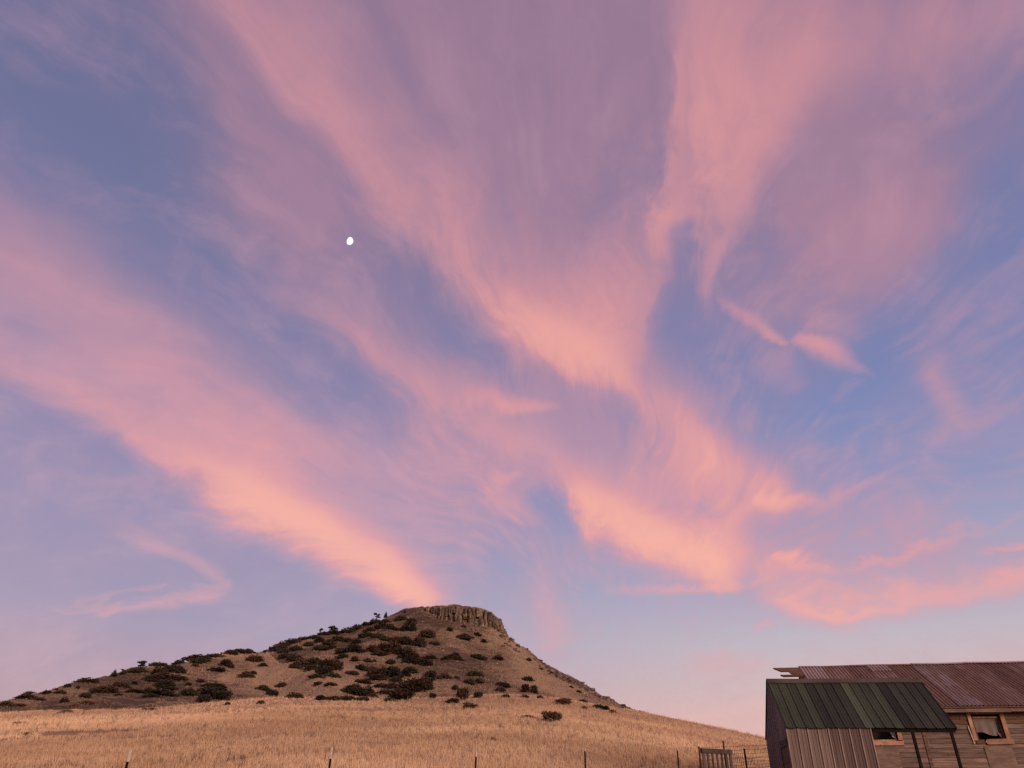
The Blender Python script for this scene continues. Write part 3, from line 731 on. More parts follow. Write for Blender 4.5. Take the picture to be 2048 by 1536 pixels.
put(Z4([(500, 512, 140, 62), (600, 458, 150, 70), (560, 490, 140, 70), (700, 430, 170, 56), (800, 405, 150, 46), (900, 385, 130, 46), (600, 530, 120, 62), (720, 500, 150, 62), (850, 460, 120, 52), (960, 420, 120, 62),
        (1050, 440, 150, 62), (960, 500, 180, 62), (1080, 490, 120, 52), (1150, 400, 150, 62), (1130, 342, 190, 50), (1020, 350, 120, 40), (1250, 320, 150, 62), (1350, 284, 120, 62), (1440, 250, 110, 44), (1530, 222, 120, 62),
        (1640, 220, 100, 44), (1480, 310, 120, 52), (1600, 270, 130, 74), (1680, 280, 130, 70), (1450, 360, 160, 62), (1560, 370, 140, 62), (1620, 400, 120, 52), (1170, 530, 130, 72), (1200, 580, 130, 52),
        (1310, 510, 170, 92), (1400, 530, 90, 50), (1510, 510, 160, 92), (1620, 500, 160, 100), (1720, 490, 160, 110), (1600, 560, 200, 62), (1780, 540, 160, 92), (1740, 420, 160, 82), (1820, 420, 150, 72),
        (1950, 440, 150, 82), (1860, 290, 150, 84), (1900, 230, 120, 80), (2020, 350, 70, 80), (1900, 600, 200, 120), (1990, 640, 120, 80), (1880, 560, 120, 72), (1320, 610, 80, 60), (1450, 625, 100, 42), (1525, 625, 40, 30),
        (1800, 200, 130, 60), (1250, 420, 110, 50), (1340, 430, 120, 50)]), 'ridge')
put(Z4([(620, 580, 180, 60), (700, 600, 160, 84), (780, 660, 200, 112), (700, 680, 120, 62), (900, 650, 160, 92), (1020, 660, 170, 102), (1120, 680, 150, 122), (880, 700, 160, 64), (1000, 740, 200, 92), (1090, 780, 160, 52),
        (930, 790, 140, 44), (950, 865, 110, 44), (1080, 865, 140, 38), (1380, 700, 120, 62), (1290, 760, 160, 52), (1480, 710, 150, 62), (1580, 740, 220, 92), (1700, 760, 180, 122), (1560, 800, 200, 72), (1740, 820, 160, 62),
        (1690, 640, 100, 62), (1890, 730, 150, 72), (1850, 770, 100, 52), (1400, 840, 180, 52), (1600, 890, 180, 52), (1270, 930, 180, 92), (1380, 960, 150, 92), (1450, 940, 140, 92), (1330, 900, 120, 62)]), 'gully')
put(Z4([(970, 1012, 110, 54), (1100, 1016, 160, 44), (1250, 1016, 200, 48), (1400, 1020, 160, 44), (1640, 950, 140, 74), (1700, 900, 120, 74), (1680, 1024, 120, 44), (1940, 930, 160, 100), (1500, 985, 120, 50)]), 'gully')
put(Z4([(1760, 980, 220, 126), (1850, 900, 160, 104), (2020, 860, 80, 120)]), 'foot', 'dome')
put(Z5([(250, 350, 140, 84), (80, 280, 120, 100), (170, 430, 140, 92), (50, 420, 100, 84), (300, 440, 110, 38), (60, 530, 130, 112), (100, 580, 160, 92), (220, 610, 160, 64), (260, 560, 130, 48), (90, 680, 110, 54), (40, 710, 80, 64)]), 'ridge')
put(Z5([(470, 562, 170, 50), (400, 575, 60, 28), (490, 548, 90, 54), (680, 555, 140, 50), (875, 565, 90, 56), (560, 380, 150, 60), (685, 360, 70, 38), (745, 415, 60, 38), (565, 290, 50, 28), (440, 315, 50, 42), (665, 710, 160, 50),
        (610, 790, 110, 50), (700, 770, 90, 50), (1135, 750, 105, 50), (910, 806, 130, 44), (950, 815, 60, 50), (895, 845, 90, 50), (500, 740, 50, 28), (490, 830, 60, 50), (720, 650, 30, 16), (395, 735, 110, 56)]), 'slope')
put(Z5([(265, 720, 120, 66), (230, 780, 130, 74), (120, 840, 200, 120), (240, 845, 120, 64), (40, 900, 150, 100), (290, 905, 65, 56), (555, 895, 130, 104), (695, 893, 90, 60), (1120, 845, 80, 84), (1195, 855, 70, 84)]), 'foot', 'dome')
put(Z5([(475, 945, 110, 46), (940, 905, 70, 34), (1110, 910, 70, 28), (1245, 910, 60, 28)]), 'footmat', 'mat')
put(Z5([(1590, 865, 50, 28), (1630, 945, 70, 28), (1770, 1000, 120, 42), (1840, 1010, 60, 40), (1895, 1042, 60, 30), (1145, 580, 60, 32), (1350, 700, 40, 20), (1520, 820, 40, 20), (1250, 660, 50, 20)]), 'flank')
put(Z5([(1460, 960, 150, 62)]), 'greyish low brush clump on the flank just above the grass crest', 'brush')
put(Z5([(1640, 1005, 80, 28)]), 'small brown brush clump at the lower end of the flank', 'brushmat')
put(Z5([(615, 995, 130, 58)]), 'low brown rounded brush on the grass crest in front of the butte', 'brush')
put(Z5([(1355, 1098, 190, 100)]), 'large lone rounded brown bush standing in the open pasture', 'brush')
put(Z5([(1140, 1085, 120, 26)]), 'flat brown brush patch lying beside the large lone pasture bush', 'brushmat')
SHRUBS.append((983, 1479.5, 16, 7, 'tiny greyish sagebrush tuft low in the open pasture', 'brushmat'))
SHRUBS.append((951, 1477, 9, 6, 'tiny brown weed clump beside the greyish sagebrush tuft', 'brushmat'))

KINDS = {
    'shoulder': ('low dark juniper shrub spread over the slope of the lower shoulder', 'shrubs on the lower shoulder'),
    'shouldertop': ('dark juniper shrub along the crest line of the lower shoulder', 'shrubs along the shoulder crest'),
    'ridge': ('dark shrub in the thicket along the long ridge climbing to the cliff', 'shrubs along the climbing ridge'),
    'gully': ('dark shrub in the thicket filling the gully between shoulder and butte', 'shrubs in the gully'),
    'slope': ('lone dark juniper mat on the open slope below the cliff', 'junipers below the cliff'),
    'foot': ('dark rounded juniper bush at the foot of the butte behind the grass crest', 'junipers at the butte foot'),
    'clump': ('tall rounded dark juniper in the big clump low on the shoulder', 'big juniper clump on the shoulder'),
    'footmat': ('flat dark juniper mat between the rounded bushes at the butte foot', 'juniper mats at the butte foot'),
    'flank': ('small dark shrub on the stony bare flank of the butte', 'shrubs on the stony flank'),
    'pale': ('faint brownish brush mat where the pasture meets the shoulder', 'brush mats at the pasture edge'),
}
def shrub(x, y, w, h, kind, form='mat'):
    base = hit(x, y + h * .42)
    if base is None: base = hit(x, y + h * .42 + 4)
    if base is None: base = hit(x, y + h * .42 + 9)
    if base is None: return
    d = float(np.linalg.norm(base)); ww = w * d / FPX * .93; hh = h * d / FPX * 1.0
    if form == 'dome': me = rng.choice(DOMES); dep = ww * .9; hh *= 1.02
    elif form == 'brush': me = rng.choice(BRUSH); dep = ww * .9
    elif form == 'brushmat': me = rng.choice(BRUSHM); dep = ww * .6
    else: me = rng.choice(MATS_); dep = max(hh * 1.4, ww * .55); hh *= .95
    nm = 'brush_bush' if form.startswith('brush') else 'juniper_shrub'
    o = bpy.data.objects.new(nm, me); k_ = (1.2, 1.2, 1.12) if form in ('dome', 'brush') else (1.34, 1.3, 1.6)
    o.scale = (ww * k_[0], dep * k_[1], hh * k_[2])
    o.location = (float(base[0]), float(base[1] + dep * .25), float(ground_z(np.array([base[0]]), np.array([base[1] + dep * .1]))[0] - .12 * hh))
    o.rotation_euler = (0, 0, rng.uniform(-.35, .35) + (math.pi if rng.random() < .5 else 0)); link(o)
    if kind in KINDS: tag(o, KINDS[kind][0], 'shrub', KINDS[kind][1])
    else: tag(o, kind, 'bush')
for s_ in SHRUBS: shrub(*s_)

# ------------------------------------------------------------------ small trees on the skyline: trunk and crown
def tree(x, ybase, w, h, form, label):
    p = None
    for dy_ in range(0, 14, 2):
        p = hit(x, ybase + dy_)
        if p is not None: break
    if p is None: return
    d = float(np.linalg.norm(p)); W_ = w * d / FPX; H_ = h * d / FPX
    root = empty('skyline_tree', (p[0], p[1], ground_z(np.array([p[0]]), np.array([p[1]]))[0] - .2))
    tag(root, label, 'tree', 'small trees on the skyline')
    r = random.Random(int(x * 7 + ybase)); tr = MB(); H_ += .2
    lean = r.uniform(-.08, .08) * H_
    tr.bar((0, 0, 0), (lean, 0, H_ * .55), .05 * H_ ** .5, 6, .035 * H_ ** .5); tr.bar((lean, 0, H_ * .55), (lean * 1.4, 0, H_ * .95), .035 * H_ ** .5, 6, .012)
    L = []
    if form == 'cone':
        for k in range(6):
            t = k / 5; L.append((lean * t, 0, H_ * (.18 + .74 * t), W_ * .5 * (1.05 - .85 * t), W_ * .5 * (1.05 - .85 * t), H_ * .12))
    else:
        for k in range(7 if form == 'wide' else 5):
            an = r.uniform(0, 6.28); q = r.uniform(.18, .36) * W_; z = H_ * r.uniform(.42, .88); bx, by = lean + math.cos(an) * q, math.sin(an) * q * .8
            tr.bar((lean * .8, 0, z * .72), (bx, by, z), .018 * H_ ** .5, 5, .008)
            L.append((bx, by, z, W_ * r.uniform(.13, .2), W_ * r.uniform(.13, .2), H_ * r.uniform(.07, .12)))
    tr.build('trunk', M_bark, root)
    me = foliage_mesh('crown', L, 420, .09 * max(W_, H_) ** .7 * 1.2, int(x), M_pine); link(bpy.data.objects.new('crown', me), root)
for a in [(640, 1270, 9, 13, 'open', 'thin small sapling leaning on the skyline ridge'),
          (667, 1262, 22, 15, 'wide', 'broad flat-crowned pine on the skyline ridge'),
          (752, 1240, 17, 14, 'wide', 'clumped two-crowned pine high on the skyline ridge'),
          (771, 1237, 7, 13, 'cone', 'narrow pointed conifer highest on the ridge beside the clumped pine'),
          (707, 1252, 7, 8, 'cone', 'tiny pointed conifer midway along the skyline ridge'),
          (810, 1225, 4, 7, 'cone', 'tiny dead-looking snag just below the rimrock'),
          (728, 1248, 3, 8, 'open', 'spindly bare twig of a tree on the skyline ridge'),
          (531, 1308, 11, 10, 'open', 'pale small tree in the notch between shoulder and ridge'),
          (227, 1353, 10, 11, 'cone', 'small squat conifer on the shoulder crest'),
          (244, 1349, 8, 8, 'open', 'small bushy tree next to the squat conifer on the shoulder crest'),
          (281, 1340, 20, 15, 'wide', 'dark bushy juniper tree tallest on the shoulder crest'),
          (363, 1320, 11, 9, 'open', 'scraggly little tree near the top of the shoulder crest')]:
    tree(*a)

# ------------------------------------------------------------------ moon: gibbous, far beyond the hills
def moon():
    d = ray(698.5, 481.5); dist = 9000.0; Rm = dist * 8.8 / FPX * .84
    m, n, b = new_mat('moonlit regolith')
    sd = Vector(-d * .42 + Rv * .80 - Uv * .34).normalized()          # side that faces the sun
    ge = n.t.nodes.new('ShaderNodeNewGeometry')
    lit = n.remap(n.vmath('DOT_PRODUCT', ge.outputs['Normal'], tuple(sd)), .0, .10, 0, 1)
    lit = n.math('MULTIPLY', lit, n.math('SUBTRACT', 1.0, ge.outputs['Backfacing']))
    tcm = n.t.nodes.new('ShaderNodeTexCoord')
    mar = n.ramp(n.noise(tcm.outputs['Object'], .03, 4), [(.4, rgb(.8, .79, .80)), (.6, rgb(1, .99, .98))])
    em = n.t.nodes.new('ShaderNodeEmission'); n.put(em.inputs[0], mar); n.put(em.inputs[1], n.math('MULTIPLY', lit, 1.5))
    tr = n.t.nodes.new('ShaderNodeBsdfTransparent')
    mx = n.t.nodes.new('ShaderNodeMixShader'); n.put(mx.inputs[0], lit); n.t.links.new(tr.outputs[0], mx.inputs[1]); n.t.links.new(em.outputs[0], mx.inputs[2])
    n.t.links.new(mx.outputs[0], n.t.nodes['Material Output'].inputs[0])
    v = []; f = []; nu, nv = 32, 16
    for i in range(nv + 1):
        th = math.pi * i / nv
        for j in range(nu): v.append((Rm * math.sin(th) * math.cos(2 * math.pi * j / nu), Rm * math.sin(th) * math.sin(2 * math.pi * j / nu), Rm * math.cos(th)))
    for i in range(nv):
        for j in range(nu): f.append((i * nu + j, (i + 1) * nu + j, (i + 1) * nu + (j + 1) % nu, i * nu + (j + 1) % nu))
    o = mesh_obj('moon', v, f, m, None, True); o.location = [float(q) for q in d * dist]
    tag(o, 'small bright gibbous moon in the dusk sky', 'moon')
moon()


# ------------------------------------------------------------------ building materials
M_green = surf_mat('green painted roof metal', [(.25, rgb(.020, .027, .019)), (.55, rgb(.037, .049, .034)), (.8, rgb(.058, .074, .051))], 1.2, 7, (3.0, .5, .5), .55, .12, 30, rand=.30, spec=.18, bdist=.004)
M_green2 = surf_mat('bare dark roof metal', [(.25, rgb(.015, .018, .015)), (.55, rgb(.028, .033, .027)), (.8, rgb(.046, .054, .042))], 1.2, 7, (3.0, .5, .5), .5, .12, 30, rand=.22, spec=.15, bdist=.004)
M_trim = surf_mat('dark ridge trim', [(.3, rgb(.030, .026, .024)), (.7, rgb(.075, .062, .056))], 2, 5, rough=.6, bump=.1)
M_wallmetal = surf_mat('weathered grey wall metal', [(.25, rgb(.060, .044, .038)), (.5, rgb(.105, .080, .069)), (.78, rgb(.16, .126, .108))], 1.6, 7, (2.5, 2.5, .4), .65, .12, 24, rand=.16, spec=.35, bdist=.004)
M_wallplum = surf_mat('plum-brown wall metal', [(.25, rgb(.038, .026, .026)), (.5, rgb(.062, .042, .042)), (.78, rgb(.095, .068, .064))], 1.6, 7, (2.5, 2.5, .4), .65, .12, 24, rand=.14, spec=.3, bdist=.004)
M_ribs = surf_mat('worn bare ribs', [(.3, rgb(.14, .105, .092)), (.7, rgb(.25, .195, .17))], 3, 5, rough=.5, bump=.05)
M_gable = surf_mat('dull plum side metal', [(.25, rgb(.062, .048, .055)), (.55, rgb(.10, .080, .088)), (.8, rgb(.14, .112, .12))], 1.6, 6, (3, 3, .4), .6, .1, 24, rand=.12, bdist=.004)
M_board = surf_mat('weathered siding', [(.22, rgb(.038, .027, .024)), (.42, rgb(.095, .068, .058)), (.62, rgb(.165, .124, .106)), (.82, rgb(.27, .215, .19))], 2.2, 8, (1.2, 6, 16), .9, .5, 6, rand=.26, spots=(1.5, .60, .72, rgb(.055, .036, .03)), bdist=.006)
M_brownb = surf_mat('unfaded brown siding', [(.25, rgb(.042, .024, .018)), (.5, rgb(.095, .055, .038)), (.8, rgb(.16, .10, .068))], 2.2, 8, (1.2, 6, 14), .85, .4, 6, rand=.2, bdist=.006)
M_trimwood = surf_mat('ochre window trim', [(.22, rgb(.08, .042, .030)), (.45, rgb(.235, .135, .092)), (.75, rgb(.40, .255, .18))], 3.5, 7, (1, 1, 1), .85, .35, 18, rand=.12, spots=(7, .63, .70, rgb(.04, .02, .015)), bdist=.004)
M_ply = surf_mat('faded patch panel', [(.25, rgb(.070, .050, .042)), (.5, rgb(.130, .097, .082)), (.75, rgb(.205, .158, .135))], 3.5, 9, (1, 1, 3), .9, .3, 10, spots=(2.2, .58, .70, rgb(.055, .038, .032)), bdist=.004)
M_darkwood = surf_mat('dark old timber', [(.3, rgb(.018, .012, .010)), (.7, rgb(.048, .034, .028))], 4, 6, (3, 3, .4), .9, .4, 12, rand=.2, bdist=.006)
M_greywood = surf_mat('grey pallet wood', [(.25, rgb(.026, .020, .021)), (.6, rgb(.060, .047, .047)), (.85, rgb(.11, .088, .084))], 4, 6, (3, 3, .6), .9, .4, 12, rand=.25, bdist=.006)
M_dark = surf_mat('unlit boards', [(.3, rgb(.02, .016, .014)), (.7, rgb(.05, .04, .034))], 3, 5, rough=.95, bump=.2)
M_cloth = surf_mat('dusty window sheeting', [(.3, rgb(.085, .066, .064)), (.7, rgb(.165, .130, .122))], 2.2, 6, (2, 2, .8), .6, .2, 6, bdist=.01)
M_rust = surf_mat('rusted steel', [(.3, rgb(.045, .022, .016)), (.7, rgb(.12, .06, .042))], 14, 5, rough=.85, bump=.2, rand=.15)
M_post = surf_mat('dark steel post', [(.3, rgb(.006, .004, .004)), (.7, rgb(.016, .011, .010))], 14, 4, rough=.8, bump=.1, spec=.05)
M_white = surf_mat('white post paint', [(.3, rgb(.30, .245, .215)), (.7, rgb(.52, .45, .41))], 20, 4, rough=.7, bump=.1)
M_wire = surf_mat('rusty wire', [(.3, rgb(.075, .040, .028)), (.7, rgb(.16, .095, .07))], 20, 3, rough=.8, bump=0)
gm, gn, gb = new_mat('window glass')
gb.inputs['Base Color'].default_value = rgb(.035, .033, .036); gb.inputs['Roughness'].default_value = .08; gb.inputs['Specular IOR Level'].default_value = .6
M_glass = gm

def roof_mat(name, rust):
    """corrugated galvanised sheet, rusting in runs down the slope"""
    m, n, b = new_mat(name)
    tcn = n.t.nodes.new('ShaderNodeTexCoord'); oi = n.t.nodes.new('ShaderNodeObjectInfo')
    v = n.vmath('ADD', tcn.outputs['Object'], n.vmath('SCALE', (31.0, 17.0, 0.0), scale=oi.outputs['Random']))
    run = n.noise(n.vmath('MULTIPLY', v, (5, .6, .6)), 1.6, 7, .65)
    spot = n.noise(v, 3.0, 6, .65)
    f = n.math('ADD', n.math('MULTIPLY', run, .6), n.math('MULTIPLY', spot, .4))
    f = n.math('ADD', f, rust - .5)
    f = n.math('ADD', f, n.math('MULTIPLY', n.math('SUBTRACT', oi.outputs['Random'], .5), .20))
    c = n.ramp(f, [(.30, rgb(.285, .245, .225)), (.44, rgb(.215, .165, .145)), (.52, rgb(.185, .120, .088)), (.66, rgb(.140, .082, .058)), (.8, rgb(.080, .052, .040))])
    n.put(b.inputs['Base Color'], c); n.put(b.inputs['Roughness'], n.remap(f, .35, .55, .5, .85)); b.inputs['Metallic'].default_value = .0
    b.inputs['Specular IOR Level'].default_value = .4
    return m
RM = {k: roof_mat('corrugated sheet ' + k, r) for k, r in (('grey', .36), ('mixed', .48), ('rust', .60))}

# ------------------------------------------------------------------ frames: local x along the front (right), y to the back, z up
class Frame:
    def __init__(s, x, y, z, th):
        s.o = np.array((x, y, z), float); s.th = th
        s.u = np.array((math.cos(th), -math.sin(th), 0)); s.n = np.array((math.sin(th), math.cos(th), 0))
    def local(s, p): q = np.asarray(p, float) - s.o; return np.array((q @ s.u, q @ s.n, q[2]))
    def on_y(s, px, py, yl):
        """point of the plane local-y = yl seen at a pixel"""
        d = ray(px, py); t = (yl + s.o @ s.n) / (d @ s.n); return s.local(d * t)
    def on_roof(s, px, py, p0, slope):
        """point of the roof plane through p0 rising backwards with the given slope, seen at a pixel"""
        nl = np.array((0, -slope, 1.0)); d = ray(px, py); dl = np.array((d @ s.u, d @ s.n, d[2])); o = s.local((0, 0, 0))
        t = ((p0 - o) @ nl) / (dl @ nl); return o + dl * t

def gz(x, y): return float(field_z(np.array([x]), np.array([y]))[0])

# ================================================================== barn
TB = R(12)
e = at_depth(1960, 1414, 19.3)                       # a point of the eave edge
BF = Frame(e[0], e[1], 0, TB)
bz = gz(e[0] - 2, e[1] + 2) - .12                    # ground by the barn
BF.o[2] = bz
EZ = e[2] - bz                                       # eave height
DEPTH = 3.1                                          # eave edge to ridge, in plan
rp = BF.on_y(1900, 1329, DEPTH); RZ = rp[2]; SL = (RZ - EZ) / DEPTH
UL = BF.on_y(1599, 1335, DEPTH)[0]; UR = BF.on_y(2048, 1327, DEPTH)[0] + 3.2
WY = .28                                             # wall plane behind the eave edge
barn = empty('barn', BF.o, -TB)
tag(barn, 'long weathered board barn with rusty corrugated roof and small old windows', 'barn')

def wall_px(x, y, yl=WY): return BF.on_y(x, y, yl)
# openings (u0, u1, z0, z1) in the front wall
w2a = wall_px(1941, 1433); w2b = wall_px(2014, 1478)
w1b = wall_px(1797, 1481)
WIN2 = (wall_px(1940, 1431)[0], wall_px(1998, 1431)[0], wall_px(1990, 1479)[2], wall_px(1970, 1432)[2])
hw = WIN2[3] - WIN2[2]
WIN1 = (w1b[0] - (WIN2[1] - WIN2[0]), w1b[0], w1b[2], w1b[2] + hw)
WINS = (WIN1, WIN2)
# lapped siding, board by board
rowh = .108; z = -.1; row = 0
while z < EZ - .02:
    zt = min(z + rowh * 1.12, EZ + .05)
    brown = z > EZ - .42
    cuts = [UL + .05]; u = UL + rng.uniform(.8, 2.4)
    while u < UR - .3: cuts.append(u); u += rng.uniform(1.3, 3.0)
    cuts.append(UR - .05)
    spans = list(zip(cuts[:-1], cuts[1:]))
    for w in WINS:
        if zt > w[2] + .02 and z < w[3] - .02:
            ns = []
            for a, b in spans:
                if b <= w[0] or a >= w[1]: ns.append((a, b))
                else:
                    if a < w[0] - .03: ns.append((a, w[0] - .004))
                    if b > w[1] + .03: ns.append((w[1] + .004, b))
            spans = ns
    for a, b in spans:
        k = MB(); j = rng.uniform(-.004, .004); g0 = .003
        zz0, zz1 = z + j, zt + j * .3; y0 = WY + rng.uniform(-.004, .004)
        ta, tb = rng.uniform(-.006, .006), rng.uniform(-.006, .006)
        v = [(a + g0, y0 - .022, zz0 + ta), (b - g0, y0 - .022, zz0 + tb), (b - g0, y0 - .002, zz1 + tb), (a + g0, y0 - .002, zz1 + ta),
             (a + g0, y0 + .004, zz0 + ta), (b - g0, y0 + .004, zz0 + tb), (b - g0, y0 + .012, zz1 + tb), (a + g0, y0 + .012, zz1 + ta)]
        k.add(v, [(0, 1, 2, 3), (5, 4, 7, 6), (0, 4, 5, 1), (3, 2, 6, 7), (0, 3, 7, 4), (1, 5, 6, 2)])
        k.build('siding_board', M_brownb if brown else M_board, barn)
    z += rowh; row += 1
# corner and side walls, rear wall, gables
k = MB(); k.box(UL, UR, DEPTH * 2 - WY - .03, DEPTH * 2 - WY, -.2, EZ); k.build('rear_wall', M_brownb, barn)
for uu, nm in ((UL + .02, 'gable_wall'), (UR - .05, 'gable_wall')):
    k = MB(); y0, y1 = WY + .02, DEPTH * 2 - WY - .04; zt = EZ + SL * WY - .05
    v = [(uu + q, yy, zz) for q in (0, .03) for yy, zz in ((y0, -.2), (y1, -.2), (y1, zt), (DEPTH, RZ - .12), (y0, zt))]
    k.add(v, [(0, 4, 3, 2, 1), (5, 6, 7, 8, 9), (0, 1, 6, 5), (1, 2, 7, 6), (2, 3, 8, 7), (3, 4, 9, 8), (4, 0, 5, 9)]); k.build(nm, M_board, barn)
# fascia under the eave
cut = [UL + .3, UL + 2.2, BF.on_y(1928, 1417, .05)[0], BF.on_y(2020, 1416, .05)[0], UR - .05]
for a, b in zip(cut[:-1], cut[1:]):
    k = MB(); k.box(a + .004, b - .004, .03, .06, EZ - .105 + rng.uniform(-.01, .01), EZ - .012, .003); k.build('fascia_board', M_ply if a > UL + 4 else M_board, barn)
# rafters' tails and soffit
k = MB(); k.box(UL + .2, UR - .1, .062, WY - .03, EZ - .03, EZ - .012); k.build('soffit', M_darkwood, barn)

# windows
def window(w, idx):
    u0, u1, z0, z1 = w; yf = WY - .045; wd = .085
    root = empty('window'); root.parent = barn
    def bd(name, a, b, c, d, m, y0=yf, y1=WY - .024, tilt=0.0, j=.006):
        k = MB(); k.box(a, b, y0, y1, c, d, j); o = k.build(name, m, root); return o
    bd('trim_board', u0 - wd, u0, z0 - .02, z1 + .04, M_trimwood); bd('trim_board', u1 + .002, u1 + wd + .01, z0 + .005, z1 + .045, M_trimwood)
    bd('trim_board', u0 - wd - .01, u1 + wd + .012, z1 + .047, z1 + .105, M_trimwood, yf - .004)
    if idx == 2:        # sill broken off on one side: rounded end, darker stub left of it
        a = u0 + .16; b = u1 + wd + .05; c, d = z0 - .115, z0 + .004
        k = MB(); n_ = 9; prof = [(a + .06 * (1 - math.sin(math.pi * t / (n_ - 1))), c + (d - c) * t / (n_ - 1)) for t in range(n_)]
        v = [(x_, yf - .012, z_) for x_, z_ in prof] + [(b, yf - .012, d + .012), (b, yf - .012, c + .012)] + [(x_, WY - .024, z_) for x_, z_ in prof] + [(b, WY - .024, d + .012), (b, WY - .024, c + .012)]
        m_ = n_ + 2; k.add(v, [tuple(range(m_))[::-1], tuple(range(m_, 2 * m_))] + [(i, (i + 1) % m_, m_ + (i + 1) % m_, m_ + i) for i in range(m_)]); k.build('sill', M_trimwood, root)
        bd('sill_stub', u0 - .03, u0 + .15, z0 - .10, z0 - .01, M_brownb, yf + .006)
        bd('sash_stile', u0 + .012, u0 + .05, z0 + .0, z1 - .01, M_brownb, WY + .01, WY + .035); bd('sash_stile', u1 - .05, u1 - .012, z0, z1 - .01, M_brownb, WY + .01, WY + .035)
        bd('sash_rail', u0 + .052, u1 - .052, z1 - .05, z1 - .012, M_trimwood, WY + .012, WY + .036)
        # loose white batten hanging beside the trim
        k = MB(); k.add([(u0 - wd - .055, yf, z1 - .23), (u0 - wd - .035, yf, z1 - .23), (u0 - wd + .0, yf, z0 - .10), (u0 - wd - .02, yf, z0 - .10), (u0 - wd - .055, yf + .015, z1 - .23), (u0 - wd - .035, yf + .015, z1 - .23), (u0 - wd + .0, yf + .015, z0 - .10), (u0 - wd - .02, yf + .015, z0 - .10)],
                        [(0, 3, 2, 1), (4, 5, 6, 7), (0, 1, 5, 4), (1, 2, 6, 5), (2, 3, 7, 6), (3, 0, 4, 7)]); k.build('loose_batten', M_white, root)
        # dusty sheeting hangs over the upper part, torn off below
        nx_, nz_ = 13, 9; v = []; f = []
        for i in range(nz_):
            for j_ in range(nx_):
                t = j_ / (nx_ - 1); bot = z0 + (z1 - z0) * (.30 - .12 * t + .05 * math.sin(t * 7)); q = i / (nz_ - 1)
                v.append((u0 + .05 + (u1 - u0 - .10) * t, WY + .055 + .012 * math.sin(t * 15) * q + .02 * q, (z1 - .02) * (1 - q) + bot * q))
        for i in range(nz_ - 1):
            for j_ in range(nx_ - 1): p_ = i * nx_ + j_; f.append((p_, p_ + nx_, p_ + nx_ + 1, p_ + 1))
        mesh_obj('torn_sheeting', v, f, M_cloth, root, True)
        k = MB(); zc_ = z0 + (z1 - z0) * .26
        k.add([(u1 - .055, WY + .045, z0 + .01), (u1 - .055, WY + .045, zc_), (u1 - .15, WY + .047, zc_ + .03), (u1 - .075, WY + .047, z0 + .02)], [(0, 1, 2, 3)]); k.build('glass_shard', M_cloth, root)
    else:
        bd('sill', u0 - wd - .02, u1 + wd + .02, z0 - .115, z0 - .022, M_trimwood, yf - .012)
        bd('sash_rail', u0 + .01, u1 - .012, z0 - .02, z0 + .018, M_trimwood, WY + .005, WY + .035)
        k = MB(); k.add([(u1 - .02, WY + .04, z0 + .02), (u1 - .02, WY + .04, z0 + .21), (u1 - .10, WY + .03, z0 + .24), (u1 - .16, WY + .03, z0 + .20), (u1 - .12, WY + .035, z0 + .12)], [(0, 1, 2, 3, 4)]); k.build('glass_shard', M_glass, root)
        k = MB(); k.add([(u1 - .03, WY + .03, z0 + .015), (u1 - .015, WY + .03, z0 + .03), (u1 - .11, WY + .028, z0 + .115), (u1 - .12, WY + .028, z0 + .10)], [(0, 1, 2, 3)]); k.build('glass_shard', M_white, root)
    # inside: dark reveal box
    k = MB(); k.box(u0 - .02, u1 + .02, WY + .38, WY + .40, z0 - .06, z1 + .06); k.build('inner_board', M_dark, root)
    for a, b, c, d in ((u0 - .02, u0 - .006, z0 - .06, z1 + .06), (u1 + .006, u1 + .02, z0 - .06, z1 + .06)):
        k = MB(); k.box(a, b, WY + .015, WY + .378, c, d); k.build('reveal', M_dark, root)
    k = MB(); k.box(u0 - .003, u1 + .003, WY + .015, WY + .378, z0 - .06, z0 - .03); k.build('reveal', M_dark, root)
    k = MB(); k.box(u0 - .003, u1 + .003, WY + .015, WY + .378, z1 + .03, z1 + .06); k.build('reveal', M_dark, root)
window(WIN1, 1); window(WIN2, 2)
# patch panels under the windows
k = MB(); k.box(WIN2[0] + .10, WIN2[1] + .06, WY - .032, WY - .024, -.05, WIN2[2] - .135, .003); k.build('patch_panel', M_ply, barn)
k = MB(); k.box(WIN1[0] - .05, WIN1[1] - .06, WY - .032, WY - .024, .35, WIN1[2] - .15, .003); k.build('patch_panel', M_ply, barn)

# roof: corrugated sheets, each its own
LEN = math.hypot(DEPTH + .0, RZ - EZ); sd_ = np.array((0, -DEPTH / LEN, -(RZ - EZ) / LEN)); nd_ = np.array((0, -(RZ - EZ) / LEN, DEPTH / LEN))
ridge0 = np.array((0, DEPTH, RZ))
def sheet(u0, u1, s0, s1, m, lift=0.0, skew=0.0, amp=.019, pitch=.092, back=False):
    nn = max(2, int((u1 - u0) / pitch * 6)); v = []; f = []
    A = np.array((0, 1, 0)) ; rows = 5
    for i in range(rows):
        s_ = s0 + (s1 - s0) * i / (rows - 1)
        for j in range(nn + 1):
            u = u0 + (u1 - u0) * j / nn + skew * i / (rows - 1)
            h = amp * math.cos(2 * math.pi * (u0 + (u1 - u0) * j / nn) / pitch) + lift + .004 * math.sin(i * 2.1 + u0 * 3)
            p = ridge0 + sd_ * s_ + nd_ * h
            if back: p = np.array((0, 2 * DEPTH - p[1], p[2]))
            v.append((u, p[1], p[2]))
    for i in range(rows - 1):
        for j in range(nn):
            q = i * (nn + 1) + j; f.append((q, q + 1, q + nn + 2, q + nn + 1) if back else (q, q + nn + 1, q + nn + 2, q + 1))
    return mesh_obj('roof_sheet', v, f, m, barn, True)
edges = [1599, 1643, 1687, 1730, 1771, 1821, 1862, 1905, 1951, 1998, 2046]
